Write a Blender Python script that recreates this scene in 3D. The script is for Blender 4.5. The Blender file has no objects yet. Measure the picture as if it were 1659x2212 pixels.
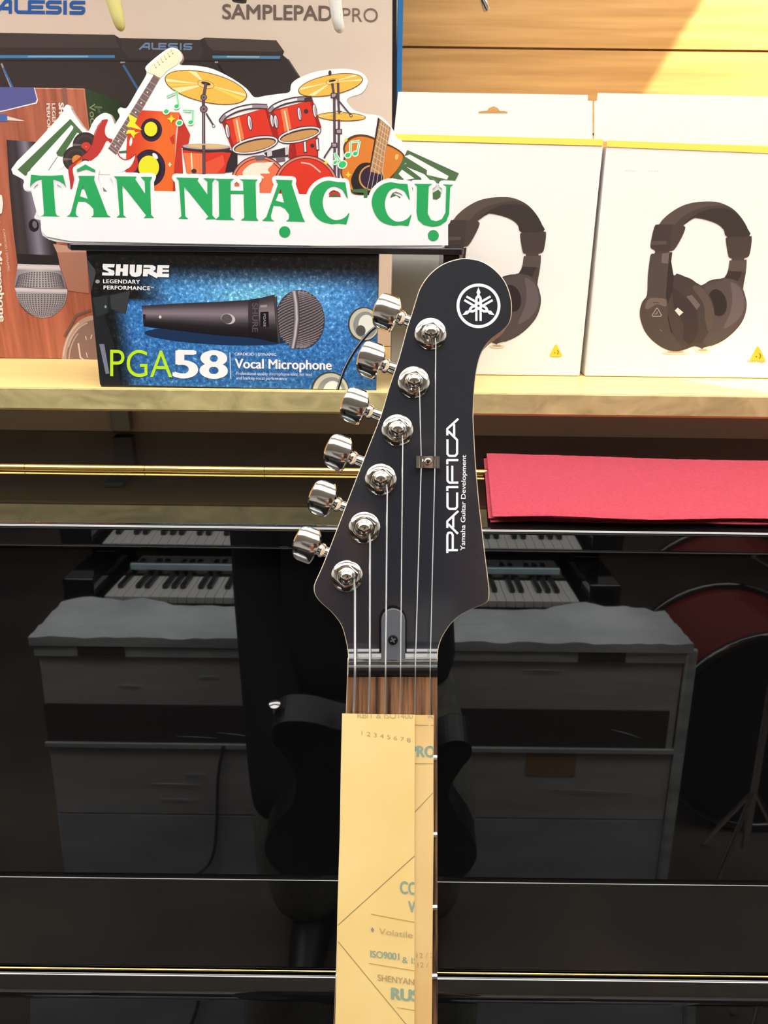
import bpy, bmesh, math, random
from mathutils import Vector, Matrix
from mathutils.geometry import tessellate_polygon
random.seed(7)
SC = bpy.context.scene
COL = SC.collection
PI = math.pi

# ------------------------------------------------------------------ camera
CAMZ = 1.417                      # height of the lens above the floor
FPX = 1661.0                      # focal length in pixels of the 1659 px wide frame
PITCH = math.radians(21.6); ROLL = 0.012
CAM = Vector((0, 0, CAMZ))
Fv = Vector((0, math.cos(PITCH), -math.sin(PITCH)))
_R0 = Vector((1, 0, 0)); _U0 = Vector((0, math.sin(PITCH), math.cos(PITCH)))
Rv = _R0 * math.cos(ROLL) + _U0 * math.sin(ROLL)
Uv = -_R0 * math.sin(ROLL) + _U0 * math.cos(ROLL)
cam = bpy.data.cameras.new('camera'); cam_o = bpy.data.objects.new('camera', cam); COL.objects.link(cam_o)
cam.sensor_fit = 'HORIZONTAL'; cam.sensor_width = 36; cam.lens = 36 * FPX / 1659
cam.clip_start = 0.01
cam_o.matrix_world = Matrix(((Rv.x, Uv.x, -Fv.x, 0), (Rv.y, Uv.y, -Fv.y, 0), (Rv.z, Uv.z, -Fv.z, CAMZ), (0, 0, 0, 1)))
SC.camera = cam_o

# ------------------------------------------------------------------ world, exposure
w = bpy.data.worlds.new('world'); SC.world = w; w.use_nodes = True
w.node_tree.nodes['Background'].inputs[0].default_value = (0.9, 0.95, 1, 1)
w.node_tree.nodes['Background'].inputs[1].default_value = 0.25
SC.view_settings.view_transform = 'Standard'; SC.view_settings.look = 'None'
SC.view_settings.exposure = 0.0; SC.view_settings.gamma = 1.0
SC.view_settings.use_curve_mapping = False
CEIL_POWER = 9.5                 # radiance of the ceiling panels
K = 0.80                          # photo value -> albedo

# ------------------------------------------------------------------ lights
def spot(name, loc, target, power, angle, blend, color, size=0.02):
    l = bpy.data.lights.new(name, 'SPOT'); o = bpy.data.objects.new(name, l); COL.objects.link(o)
    l.energy = power; l.spot_size = math.radians(angle); l.spot_blend = blend; l.color = color; l.shadow_soft_size = size
    o.location = loc
    o.rotation_euler = (Vector(target) - Vector(loc)).to_track_quat('-Z', 'Y').to_euler()
    return o
spot('shelf_spotlight', (0.638, 0.74, CAMZ + 0.78), (0.618, 0.985, CAMZ - 0.15), 120, 52, 0.02, (1, 0.90, 0.62), 0.005)

# ------------------------------------------------------------------ colour + material helpers
def lin(c, k=1.0):
    r = []
    for v in c[:3]:
        v = v / 255.0
        r.append(min(0.92, (v / 12.92 if v <= 0.04045 else ((v + 0.055) / 1.055) ** 2.4) * k))
    return (r[0], r[1], r[2], 1.0)
def mat(name, col=(128, 128, 128), rough=0.5, metal=0.0, k=K, ior=1.45, coat=0.0, raw=None):
    m = bpy.data.materials.new(name); m.use_nodes = True
    b = m.node_tree.nodes['Principled BSDF']
    b.inputs['Base Color'].default_value = raw + (1,) if raw else lin(col, k)
    b.inputs['Roughness'].default_value = rough; b.inputs['Metallic'].default_value = metal
    b.inputs['IOR'].default_value = ior; b.inputs['Coat Weight'].default_value = coat
    b.inputs['Coat Roughness'].default_value = 0.03
    return m
def nodes(m): return m.node_tree.nodes, m.node_tree.links, m.node_tree.nodes['Principled BSDF']
def noisy(m, c1, c2, scale=(1, 1, 1), nscale=8, detail=6, k=K, lo=.3, hi=.7, rough=None, bump=0, dist=0.0, coord='Object', extra=None):
    """procedural two-tone noise colour, stretched by scale"""
    n, l, b = nodes(m)
    tc = n.new('ShaderNodeTexCoord'); mp = n.new('ShaderNodeMapping'); mp.inputs['Scale'].default_value = scale
    nz = n.new('ShaderNodeTexNoise'); nz.inputs['Scale'].default_value = nscale; nz.inputs['Detail'].default_value = detail
    nz.inputs['Distortion'].default_value = dist
    rp = n.new('ShaderNodeValToRGB'); rp.color_ramp.elements[0].position = lo; rp.color_ramp.elements[1].position = hi
    rp.color_ramp.elements[0].color = lin(c1, k); rp.color_ramp.elements[1].color = lin(c2, k)
    l.new(tc.outputs[coord], mp.inputs[0]); l.new(mp.outputs[0], nz.inputs['Vector']); l.new(nz.outputs['Fac'], rp.inputs[0])
    l.new(rp.outputs[0], b.inputs['Base Color'])
    if bump:
        bp = n.new('ShaderNodeBump'); bp.inputs['Strength'].default_value = bump; bp.inputs['Distance'].default_value = 0.002
        l.new(nz.outputs['Fac'], bp.inputs['Height']); l.new(bp.outputs[0], b.inputs['Normal'])
    return nz, rp, mp

M = {}
def ink_mat(name, rough):
    m = mat(name, rough=rough); n, l, b = nodes(m)
    a = n.new('ShaderNodeAttribute'); a.attribute_name = 'ink'; l.new(a.outputs['Color'], b.inputs['Base Color'])
    return m
M['ink'] = ink_mat('printing_ink', 0.35)
M['ink_matte'] = ink_mat('matte_ink', 0.75)
M['ink_gloss'] = ink_mat('gloss_ink', 0.18)
M['piano'] = mat('black_polyester', raw=(.0035, .0035, .004), rough=0.02, ior=2.0)
M['lacquer'] = mat('black_lacquer', raw=(.017, .018, .023), rough=0.06, ior=1.6)
n_, l_, b_ = nodes(M['lacquer'])
_nz = n_.new('ShaderNodeTexNoise'); _nz.inputs['Scale'].default_value = 90; _mr = n_.new('ShaderNodeMapRange')
_mr.inputs[3].default_value = .05; _mr.inputs[4].default_value = .16
l_.new(_nz.outputs['Fac'], _mr.inputs[0]); l_.new(_mr.outputs[0], b_.inputs['Roughness'])
M['chrome'] = mat('chrome', raw=(.80, .79, .77), rough=0.10, metal=1)
M['nickel'] = mat('nickel', raw=(.80, .76, .71), rough=0.10, metal=1)
M['steel'] = mat('string_steel', raw=(.88, .87, .86), rough=0.38, metal=1)
M['brass'] = mat('brass', raw=(.95, .62, .16), rough=0.12, metal=1)
M['maple'] = mat('satin_maple'); noisy(M['maple'], (215, 190, 160), (240, 222, 198), (4, 4, 1), 30)
M['rosewood'] = mat('rosewood', rough=0.5)
M['nut'] = mat('graphite_nut', raw=(.012, .011, .010), rough=0.22)
M['cover'] = mat('satin_black_plastic', raw=(.075, .08, .092), rough=0.42)
M['screw'] = mat('black_screw', raw=(.01, .01, .011), rough=0.3, metal=.6)
M['paper'] = mat('kraft_paper', rough=0.7); noisy(M['paper'], (248, 212, 136), (255, 222, 150), (1, 1, 1), 25, 5, k=.66, lo=.35, hi=.65)
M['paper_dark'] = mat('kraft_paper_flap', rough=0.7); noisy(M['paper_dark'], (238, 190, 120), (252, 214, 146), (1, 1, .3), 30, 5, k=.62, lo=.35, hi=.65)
M['white_box'] = mat('white_card', (252, 250, 246), 0.4, k=.9)
M['yellow_band'] = mat('yellow_card_band', (252, 240, 105), 0.4, k=.9)
M['acrylic_white'] = mat('white_acrylic', (255, 255, 255), 0.25, k=.95)
M['acrylic_edge'] = mat('acrylic_edge', (200, 190, 175), 0.2)
M['riser'] = mat('black_acrylic', raw=(.012, .012, .013), rough=0.08)
M['cloth'] = mat('red_felt', rough=0.95); noisy(M['cloth'], (214, 60, 84), (232, 76, 98), (1, 1, 1), 420, 3, k=.46, bump=.5)
n_, l_, b_ = nodes(M['cloth']); b_.inputs['Sheen Weight'].default_value = .05
M['wallwood'] = mat('wood_slat_panel', rough=0.45); noisy(M['wallwood'], (200, 154, 94), (232, 186, 124), (1, 1, 22), 5, 8, k=.9, lo=.3, hi=.72)
M['shelftop'] = mat('pale_shelf_laminate', rough=0.35); noisy(M['shelftop'], (238, 204, 132), (246, 216, 146), (1, 6, 1), 6, 6, k=.85)
M['shelfedge'] = mat('stone_look_edge', rough=0.55); noisy(M['shelfedge'], (158, 143, 98), (214, 198, 142), (1, 1, 1.6), 26, 9, k=.85, lo=.25, hi=.75, dist=1.2)
M['plinth'] = mat('plinth_board', (205, 184, 160), 0.5)
M['bracket'] = mat('grey_bracket', (150, 145, 135), 0.5)
M['kraft'] = mat('brown_card', (190, 150, 120), 0.7)
M['dark_card'] = mat('dark_card', (40, 38, 40), 0.5)
M['blue_card'] = mat('blue_card', (40, 120, 190), 0.4)
M['green_card'] = mat('green_card', (66, 92, 66), 0.45)
M['redwood'] = mat('printed_red_wood', rough=0.3); noisy(M['redwood'], (150, 84, 62), (212, 124, 98), (26, 1, 1.6), 5, 7, k=.8, lo=.25, hi=.75, dist=.6)
M['floor'] = mat('floor_tile', rough=0.35); noisy(M['floor'], (78, 72, 70), (104, 94, 84), (1, 1, 1), 3)
M['wall'] = mat('painted_wall', (58, 52, 48), 0.8)
M['ceiling'] = mat('white_ceiling', (240, 238, 232), 0.9)
M['foam'] = mat('foam_wrap', rough=0.45); noisy(M['foam'], (170, 180, 186), (226, 234, 238), (1, 1, 8), 4, 8, k=.85, bump=.6)
M['carton'] = mat('wrapped_carton', rough=0.35); noisy(M['carton'], (206, 206, 210), (230, 230, 234), (1, 1, 9), 4, 6, k=.8, bump=.25)
M['carton_blue'] = mat('wrapped_lower_carton', rough=0.4); noisy(M['carton_blue'], (190, 202, 216), (214, 224, 236), (1, 1, 3), 6, 6, k=.8)
M['tape'] = mat('dark_wrap_band', (90, 82, 80), 0.35)
M['white_key'] = mat('ivory_plastic', (236, 236, 232), 0.25)
M['black_key'] = mat('black_key_plastic', raw=(.01, .01, .01), rough=0.3)
M['strip_blue'] = mat('pale_blue_strip', (200, 225, 240), 0.6, k=.95)
M['shirt'] = mat('black_cotton', raw=(.010, .010, .011), rough=0.95)
M['trousers'] = mat('grey_green_cotton', rough=0.95); noisy(M['trousers'], (120, 122, 112), (150, 150, 138), (1, 1, 1), 60)
M['skin'] = mat('skin', (214, 160, 130), 0.5)
M['hair'] = mat('dark_hair', raw=(.012, .010, .009), rough=0.4)
M['phone'] = mat('phone_glass', raw=(.02, .02, .022), rough=0.1)
M['black_plastic'] = mat('black_plastic', raw=(.016, .016, .017), rough=0.4)
M['stick_white'] = mat('glossy_white', (245, 243, 238), 0.2)
M['stick_yellow'] = mat('pale_yellow_plastic', (238, 232, 150), 0.3)
M['drum_red'] = mat('wine_drum_wrap', (120, 40, 34), 0.2)
em = bpy.data.materials.new('lamp_diffuser'); em.use_nodes = True
em.node_tree.nodes.remove(em.node_tree.nodes['Principled BSDF'])
_e = em.node_tree.nodes.new('ShaderNodeEmission'); _e.inputs[0].default_value = (1, .98, .94, 1); _e.inputs[1].default_value = CEIL_POWER
em.node_tree.links.new(_e.outputs[0], em.node_tree.nodes['Material Output'].inputs[0]); M['lamp'] = em

# rosewood grain runs along the neck: computed in the neck's own frame through UV-free generated coordinates
def grain_along(m, axis, c1, c2, cross=60, along=5, k=K, lo=.3, hi=.7):
    n, l, b = nodes(m)
    tc = n.new('ShaderNodeTexCoord')
    dot1 = n.new('ShaderNodeVectorMath'); dot1.operation = 'DOT_PRODUCT'; dot1.inputs[1].default_value = Rv
    dot2 = n.new('ShaderNodeVectorMath'); dot2.operation = 'DOT_PRODUCT'; dot2.inputs[1].default_value = Uv
    l.new(tc.outputs['Object'], dot1.inputs[0]); l.new(tc.outputs['Object'], dot2.inputs[0])
    m1 = n.new('ShaderNodeMath'); m1.operation = 'MULTIPLY'; m1.inputs[1].default_value = cross
    m2 = n.new('ShaderNodeMath'); m2.operation = 'MULTIPLY'; m2.inputs[1].default_value = along
    l.new(dot1.outputs['Value'], m1.inputs[0]); l.new(dot2.outputs['Value'], m2.inputs[0])
    cb = n.new('ShaderNodeCombineXYZ'); l.new(m1.outputs[0], cb.inputs[0]); l.new(m2.outputs[0], cb.inputs[1])
    nz = n.new('ShaderNodeTexNoise'); nz.inputs['Scale'].default_value = 4; nz.inputs['Detail'].default_value = 8
    rp = n.new('ShaderNodeValToRGB'); rp.color_ramp.elements[0].position = lo; rp.color_ramp.elements[1].position = hi
    rp.color_ramp.elements[0].color = lin(c1, k); rp.color_ramp.elements[1].color = lin(c2, k)
    l.new(cb.outputs[0], nz.inputs['Vector']); l.new(nz.outputs['Fac'], rp.inputs[0]); l.new(rp.outputs[0], b.inputs['Base Color'])
grain_along(M['rosewood'], None, (44, 30, 25), (170, 118, 78), 90, 5, k=.72, lo=.36, hi=.66)

# ------------------------------------------------------------------ geometry helpers
def ray(px, py): return Fv + Rv * ((px - 829.5) / FPX) + Uv * ((1106 - py) / FPX)
def cz(px, py, d): return CAM + ray(px, py) * d                     # point at axial depth d
class Plane:
    def __init__(s, P, N): s.P = Vector(P); s.N = Vector(N).normalized()
    def at(s, px, py, off=0.0):
        d = ray(px, py); k = ((s.P + s.N * off - CAM).dot(s.N)) / d.dot(s.N)
        return CAM + d * k
def vplane(Y, lean=0.0): return Plane((0, Y, CAMZ), (0, -math.cos(lean), math.sin(lean)))
def zpoint(px, py, z):
    d = ray(px, py); return CAM + d * ((z - CAMZ) / d.z)

def tagit(o, label=None, cat=None, group=None, kind=None):
    if label: o['label'] = label
    if cat: o['category'] = cat
    if group: o['group'] = group
    if kind: o['kind'] = kind
    return o
def empty(name, loc, label, cat, group=None):
    o = bpy.data.objects.new(name, None); COL.objects.link(o); o.location = loc; o.empty_display_size = .05
    return tagit(o, label, cat, group)
def origin_of(p):
    v = Vector((0, 0, 0))
    while p is not None: v = v + p.location; p = p.parent
    return v
def link(name, me, parent=None, base=None):
    o = bpy.data.objects.new(name, me); COL.objects.link(o)
    if parent is not None: o.parent = parent
    if base is not None: o.location = base
    return o
def mk(name, verts, faces, mats, parent=None, base=None, midx=None, smooth=False, sharp=None):
    """verts in world space"""
    org = origin_of(parent) + (Vector(base) if base is not None and parent is None else Vector((0, 0, 0)))
    me = bpy.data.meshes.new(name)
    me.from_pydata([tuple(Vector(v) - org) for v in verts], [], faces)
    for m in (mats if isinstance(mats, (list, tuple)) else [mats]): me.materials.append(m)
    if midx:
        for p, i in zip(me.polygons, midx): p.material_index = i
    bm = bmesh.new(); bm.from_mesh(me); bmesh.ops.recalc_face_normals(bm, faces=bm.faces); bm.to_mesh(me); bm.free()
    if smooth:
        for p in me.polygons: p.use_smooth = True
        if sharp: me.set_sharp_from_angle(angle=math.radians(sharp))
    me.update()
    return link(name, me, parent, base if parent is None else None)
class MB:
    """collects shapes into one mesh"""
    def __init__(s): s.v = []; s.f = []; s.mi = []
    def add(s, verts, faces, mi=0):
        o = len(s.v); s.v += [Vector(x) for x in verts]
        for f in faces: s.f.append([i + o for i in f]); s.mi.append(mi)
        return s
    def box(s, lo, hi, mi=0):
        (a, b, c), (d, e, f) = lo, hi
        return s.add([(a, b, c), (d, b, c), (d, e, c), (a, e, c), (a, b, f), (d, b, f), (d, e, f), (a, e, f)],
                     [(0, 3, 2, 1), (4, 5, 6, 7), (0, 1, 5, 4), (1, 2, 6, 5), (2, 3, 7, 6), (3, 0, 4, 7)], mi)
    def prism(s, loop, off, mi=0, side=None, back=None):
        """loop of points + offset vector (closed solid)"""
        n = len(loop); off = Vector(off)
        V = [Vector(p) for p in loop] + [Vector(p) + off for p in loop]
        s.add(V, [list(range(n))], mi); o = len(s.v) - 2 * n
        s.f.append([o + n + i for i in range(n)][::-1]); s.mi.append(mi if back is None else back)
        for i in range(n):
            s.f.append([o + i, o + n + i, o + n + (i + 1) % n, o + (i + 1) % n]); s.mi.append(mi if side is None else side)
        return s
    def tube(s, pts, rad, seg=10, mi=0, cap=True):
        pts = [Vector(p) for p in pts]; n = len(pts)
        rr = rad if isinstance(rad, (list, tuple)) else [rad] * n
        rings = []; ref = None
        for i, p in enumerate(pts):
            t = (pts[min(i + 1, n - 1)] - pts[max(i - 1, 0)]).normalized()
            if ref is None:
                ref = Vector((0, 0, 1)) if abs(t.z) < .9 else Vector((1, 0, 0))
                a = t.cross(ref).normalized()
            else:
                a = (a - t * a.dot(t)).normalized()
            b = t.cross(a)
            rings.append([p + (a * math.cos(2 * PI * k / seg) + b * math.sin(2 * PI * k / seg)) * rr[i] for k in range(seg)])
        V = [q for r in rings for q in r]; Fc = []
        for i in range(n - 1):
            for k in range(seg):
                Fc.append((i * seg + k, i * seg + (k + 1) % seg, (i + 1) * seg + (k + 1) % seg, (i + 1) * seg + k))
        if cap: Fc.append(tuple(range(seg))[::-1]); Fc.append(tuple((n - 1) * seg + k for k in range(seg)))
        return s.add(V, Fc, mi)
    def lathe(s, c, ax, prof, seg=40, mi=0, a=None):
        """prof: list of (radius, height along ax)"""
        c = Vector(c); ax = Vector(ax).normalized()
        a = Vector(a).normalized() if a is not None else ax.orthogonal().normalized(); b = ax.cross(a)
        V = []; Fc = []
        for (r, h) in prof:
            for k in range(seg):
                V.append(c + ax * h + (a * math.cos(2 * PI * k / seg) + b * math.sin(2 * PI * k / seg)) * max(r, 1e-5))
        for i in range(len(prof) - 1):
            for k in range(seg):
                Fc.append((i * seg + k, i * seg + (k + 1) % seg, (i + 1) * seg + (k + 1) % seg, (i + 1) * seg + k))
        Fc.append(tuple(range(seg))[::-1]); Fc.append(tuple((len(prof) - 1) * seg + k for k in range(seg)))
        return s.add(V, Fc, mi)
    def build(s, name, mats, parent=None, base=None, smooth=False, sharp=40, bevel=0, bseg=2):
        o = mk(name, s.v, s.f, mats, parent, base, s.mi, smooth, sharp)
        if bevel:
            bm = bmesh.new(); bm.from_mesh(o.data)
            for f in bm.faces: f.smooth = False
            rb = bmesh.ops.bevel(bm, geom=[e for e in bm.edges if e.is_manifold and e.calc_face_angle(0) > .5], offset=bevel, segments=bseg, profile=.5, affect='EDGES', clamp_overlap=True)
            new = set(rb['faces'])
            for f in bm.faces: f.smooth = f in new
            bm.to_mesh(o.data); bm.free()
        return o

# 2-D drawing helpers (photo pixel coordinates of points on a real printed plane)
def Z(pts, ox, oy, s): return [(ox + x * s, oy + y * s) for x, y in pts]
def ell(cx, cy, rx, ry=None, rot=0, n=36, a0=0, a1=360):
    ry = rx if ry is None else ry; r = math.radians(rot); out = []
    full = abs(a1 - a0) >= 360
    for i in range(n if full else n + 1):
        t = math.radians(a0 + (a1 - a0) * i / n); x = rx * math.cos(t); y = ry * math.sin(t)
        out.append((cx + x * math.cos(r) - y * math.sin(r), cy + x * math.sin(r) + y * math.cos(r)))
    return out
def smooth(pts, n=4, closed=True):
    out = []; N = len(pts); rng = range(N) if closed else range(N - 1)
    g = (lambda i: pts[i % N]) if closed else (lambda i: pts[max(0, min(N - 1, i))])
    for i in rng:
        p0, p1, p2, p3 = g(i - 1), g(i), g(i + 1), g(i + 2)
        for k in range(n):
            t = k / n
            out.append(tuple(.5 * (2 * b + (c - a) * t + (2 * a - 5 * b + 4 * c - d) * t * t + (3 * b - 3 * c + d - a) * t ** 3) for a, b, c, d in zip(p0, p1, p2, p3)))
    if not closed: out.append(tuple(pts[-1]))
    return out
def stroke(pts, w, closed=False):
    """list of polygons covering a polyline of width w"""
    res = []; P = list(pts) + ([pts[0]] if closed else [])
    for (x0, y0), (x1, y1) in zip(P[:-1], P[1:]):
        L = math.hypot(x1 - x0, y1 - y0) or 1e-6; nx, ny = -(y1 - y0) / L * w / 2, (x1 - x0) / L * w / 2
        res.append([(x0 + nx, y0 + ny), (x1 + nx, y1 + ny), (x1 - nx, y1 - ny), (x0 - nx, y0 - ny)])
    for (x, y) in (P if closed else P[1:-1]): res.append(ell(x, y, w / 2, n=10))
    return res
def clip_poly(poly, quad):
    area = sum(quad[i][0] * quad[(i + 1) % len(quad)][1] - quad[(i + 1) % len(quad)][0] * quad[i][1] for i in range(len(quad)))
    sg = 1 if area > 0 else -1; out = list(poly)
    for i in range(len(quad)):
        a, b = quad[i], quad[(i + 1) % len(quad)]
        f = lambda p: sg * ((b[0] - a[0]) * (p[1] - a[1]) - (b[1] - a[1]) * (p[0] - a[0]))
        src = out; out = []
        for j in range(len(src)):
            p, q = src[j], src[(j + 1) % len(src)]; fp, fq = f(p), f(q)
            if fp >= 0: out.append(p)
            if (fp >= 0) != (fq >= 0):
                t = fp / (fp - fq); out.append((p[0] + (q[0] - p[0]) * t, p[1] + (q[1] - p[1]) * t))
        if not out: return []
    return out
_TXT = {}
def text_mesh(s, bold, space=1.0):
    key = (s, bold, space)
    if key not in _TXT:
        cu = bpy.data.curves.new('t', 'FONT'); cu.body = s; cu.size = 1; cu.offset = bold; cu.resolution_u = 8; cu.space_character = space
        o = bpy.data.objects.new('t', cu); COL.objects.link(o)
        me = o.evaluated_get(bpy.context.evaluated_depsgraph_get()).to_mesh()
        bpy.context.view_layer.update()
        o2 = o.evaluated_get(bpy.context.evaluated_depsgraph_get()); me = o2.to_mesh()
        _TXT[key] = ([(v.co.x, v.co.y) for v in me.vertices], [tuple(p.vertices) for p in me.polygons])
        o2.to_mesh_clear(); bpy.data.objects.remove(o); bpy.data.curves.remove(cu)
    return _TXT[key]
class Print:
    """coloured ink polygons lying on a surface; one mesh"""
    def __init__(s, at, clip=None, k=K, start=.00015, step=.000012):
        s.at = at; s.clip = clip; s.k = k; s.v = []; s.f = []; s.c = []; s.off = start; s.step = step
    def _face(s, pts, cols):
        o = len(s.v); s.v += pts; s.f.append(tuple(range(o, o + len(pts)))); s.c.append(cols)
    def poly(s, p, col, holes=(), same=False, clip=True):
        if not same: s.off += s.step
        if s.clip and clip and not holes:
            p = clip_poly(p, s.clip)
            if len(p) < 3: return s
        loops = [p] + list(holes); flat = [q for l in loops for q in l]
        W = [s.at(x, y, s.off) for x, y in flat]
        tri = tessellate_polygon([[Vector((x, y, 0)) for x, y in l] for l in loops])
        c = lin(col, s.k)
        for t in tri: s._face([W[i] for i in t], [c] * 3)
        return s
    def many(s, polys, col, cyc=7):
        s.off += s.step; b0 = s.off
        for i, p in enumerate(polys): s.off = b0 + 4e-7 * (i % cyc + (cyc if len(p) > 4 else 0)); s.poly(p, col, same=True)
        s.off = b0 + 4e-7 * (min(cyc, len(polys)) + cyc)
        return s
    def loft(s, a, b, cols):
        """quads between polylines a and b (same length), colours graded from a to b"""
        s.off += s.step; n = len(cols)
        for j in range(n - 1):
            t0, t1 = j / (n - 1), (j + 1) / (n - 1)
            L = lambda i, t: (a[i][0] + (b[i][0] - a[i][0]) * t, a[i][1] + (b[i][1] - a[i][1]) * t)
            for i in range(len(a) - 1):
                q = [L(i, t0), L(i + 1, t0), L(i + 1, t1), L(i, t1)]
                c0, c1 = lin(cols[j], s.k), lin(cols[j + 1], s.k)
                if s.clip:
                    ok = clip_poly(q, s.clip)
                    if len(ok) < 3: continue
                    if len(ok) != 4: s._face([s.at(x, y, s.off) for x, y in ok], [c0] * len(ok)); continue
                s._face([s.at(x, y, s.off) for x, y in q], [c0, c0, c1, c1])
        return s
    def text(s, body, x, y, wid, h, col, slope=0.0, bold=0.0, ang=0.0, space=1.0, shear=0.0, lowbase=False):
        """baseline start (x,y) px, total width wid, capital height h"""
        V, Fc = text_mesh(body, min(bold, 0), space)
        H, _ = text_mesh('H', min(bold, 0)); hh = max(v[1] for v in H) - min(v[1] for v in H); h0 = min(v[1] for v in H)
        x0 = min(v[0] for v in V); x1 = max(v[0] for v in V)
        sx = wid / (x1 - x0); sy = h / hh; ca, sa = math.cos(ang), math.sin(ang); c = lin(col, s.k)
        # heavier weights: the glyphs are laid down several times, slightly shifted
        sh = [(0, 0)] if bold <= 0 else [(-bold, 0), (bold, 0), (0, -bold * .5), (0, bold * .5)]
        for dx, dy in sh:
            s.off += 1.5e-6; P = []
            for (vx, vy) in V:
                a = (vx + dx - x0) * sx + shear * (vy - h0) * sy; u = (vy + dy - h0) * sy
                P.append((x + a * ca + u * sa, y + a * sa + a * slope * ca - u * ca))
            for f in Fc:
                q = [P[i] for i in f]
                if s.clip:
                    q = clip_poly(q, s.clip)
                    if len(q) < 3: continue
                s._face([s.at(a, b, s.off) for a, b in q], [c] * len(q))
        return s
    def build(s, name, parent, m='ink'):
        org = origin_of(parent); me = bpy.data.meshes.new(name)
        me.from_pydata([tuple(v - org) for v in s.v], [], s.f); me.materials.append(M[m])
        at = me.color_attributes.new('ink', 'FLOAT_COLOR', 'CORNER'); i = 0
        for c in s.c:
            for q in c: at.data[i].color = q; i += 1
        return link(name, me, parent)
def mesh_solidbox(name, P4, depth, mats, label, cat, midx=None, group=None, bevel=.0008):
    """carton: front quad (TL,TR,BR,BL world points) pushed back by depth vector"""
    base = (P4[2] + P4[3]) / 2 + Vector(depth) / 2
    b = MB(); b.prism(P4, depth)
    if midx: b.mi = midx
    o = b.build(name, mats, None, base, bevel=bevel)
    return tagit(o, label, cat, group)

# ================================================================== the room
def zw(z): return CAMZ + z
def struct(o): o['kind'] = 'structure'; return o
def slab(name, lo, hi, m): return struct(MB().box(lo, hi).build(name, M[m]))
WALLY = 0.985; PLY = 0.731
slab('floor', (-3, -3, -.05), (3, 1.1, 0), 'floor')
slab('ceiling', (-3, -3, 2.95), (3, 1.1, 3.0), 'ceiling')
slab('wall_left', (-3.05, -3, 0), (-3, 1.1, 2.95), 'wall')
slab('wall_right', (3, -3, 0), (3.05, 1.1, 2.95), 'wall')
slab('wall_front', (-3, -3.05, 0), (3, -3.0, 2.95), 'wall')
slab('bounce_panel_3', (-3, -2.999, 1.45), (3, -2.98, 2.95), 'ceiling')  # white upper wall panel, added to brighten what the chrome mirrors
for s_, nm in ((-1, 'bounce_panel_4'), (1, 'bounce_panel_5')): slab(nm, (min(s_ * 2.999, s_ * 2.98), -2.98, 1.45), (max(s_ * 2.999, s_ * 2.98), .6, 2.95), 'ceiling')  # matching side panels, added as bright surfaces for the reflections
slab('wall_back', (-3, 1.05, 0), (3, 1.1, 2.95), 'wall')
# wooden slat panel behind the shelf, one board above another with a dark groove between
pl = vplane(WALLY)
zg = pl.at(1260, 106).z
board = MB()
for k in range(-4, 5):
    z0 = zg + k * .085; board.box((-1.3, WALLY, z0 + .0012), (1.3, WALLY + .018, z0 + .085 - .0012))
board.box((-1.3, WALLY + .006, zg - .34), (1.3, WALLY + .020, zg + .42))
struct(board.build('trim_1', M['wallwood'], bevel=0))
SHZ = pl.at(830, 700).z            # shelf surface height comes from the carton bases
SHZ = CAMZ - .1455
slab('trim_2', (-1.3, PLY, 0), (1.3, WALLY + .02, SHZ - .021), 'plinth')
# lit ceiling panels
for y, lb in ((.34, 'wide white ceiling lamp strip, the one nearest the shelf'), (-.62, 'wide white ceiling lamp strip, the one farther from the shelf')):
    e = empty('ceiling_light', (0, y, 2.95), lb, 'ceiling light', 'ceiling lamps')
    fr = MB()
    for (a, b, c, d) in ((-2.62, -.32, 2.62, -.30), (-2.62, .30, 2.62, .32), (-2.62, -.30, -2.60, .30), (2.60, -.30, 2.62, .30)):
        fr.box((a, y + b, 2.925), (c, y + d, 2.95))
    fr.build('frame', M['ceiling'], e)
    MB().box((-2.60, y - .30, 2.935), (2.60, y + .30, 2.945)).build('diffuser', M['lamp'], e)
# unseen fill strip on a board, added to brighten the goods and crate front
e = empty('fill_light_strip', (0, .57, CAMZ + .80), 'slim white fill light strip added out of view above the display shelf', 'light')
MB().box((-1.2, .54, CAMZ + .80), (1.2, .60, CAMZ + .83)).build('housing', M['ceiling'], e)
MB().prism([(-1.19, .54, CAMZ + .799), (-1.19, .60, CAMZ + .770), (-1.19, .60, CAMZ + .799)], (2.38, 0, 0)).build('diffuser', M['lamp'], e)
MB().box((-1.2, .60, CAMZ + .81), (1.2, WALLY + .02, CAMZ + .83)).build('carrier_board', M['shelftop'], e)

# ------------------------------------------------------------------ the shelf board
SF = vplane(.645)
sh = empty('display_shelf', (0, .8, SHZ - .02), 'pale wooden display shelf with a stone-look front edge, above the black piano', 'shelf')
zb = SF.at(830, 890).z - .0003
MB().box((-1.3, .6455, SHZ - .0195), (1.3, WALLY - .001, SHZ)).build('board', M['shelftop'], sh)
MB().box((-1.3, .643, zb), (1.3, .6454, SHZ - .0002)).build('edge_band', M['shelfedge'], sh, bevel=.0006)
# L-shaped bracket under the shelf, mirrored in the piano lid
bx = pl.at(268, 905).x * (PLY / WALLY)
br = MB(); br.box((bx - .009, PLY - .012, CAMZ - .204), (bx + .009, PLY - .001, SHZ - .021)); br.box((bx - .009, .68, SHZ - .0255), (bx + .009, PLY - .001, SHZ - .021))
tagit(br.build('shelf_bracket', M['bracket'], base=(bx, PLY - .01, CAMZ - .204), bevel=.001), 'grey shelf bracket under the left end of the shelf', 'bracket')

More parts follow.
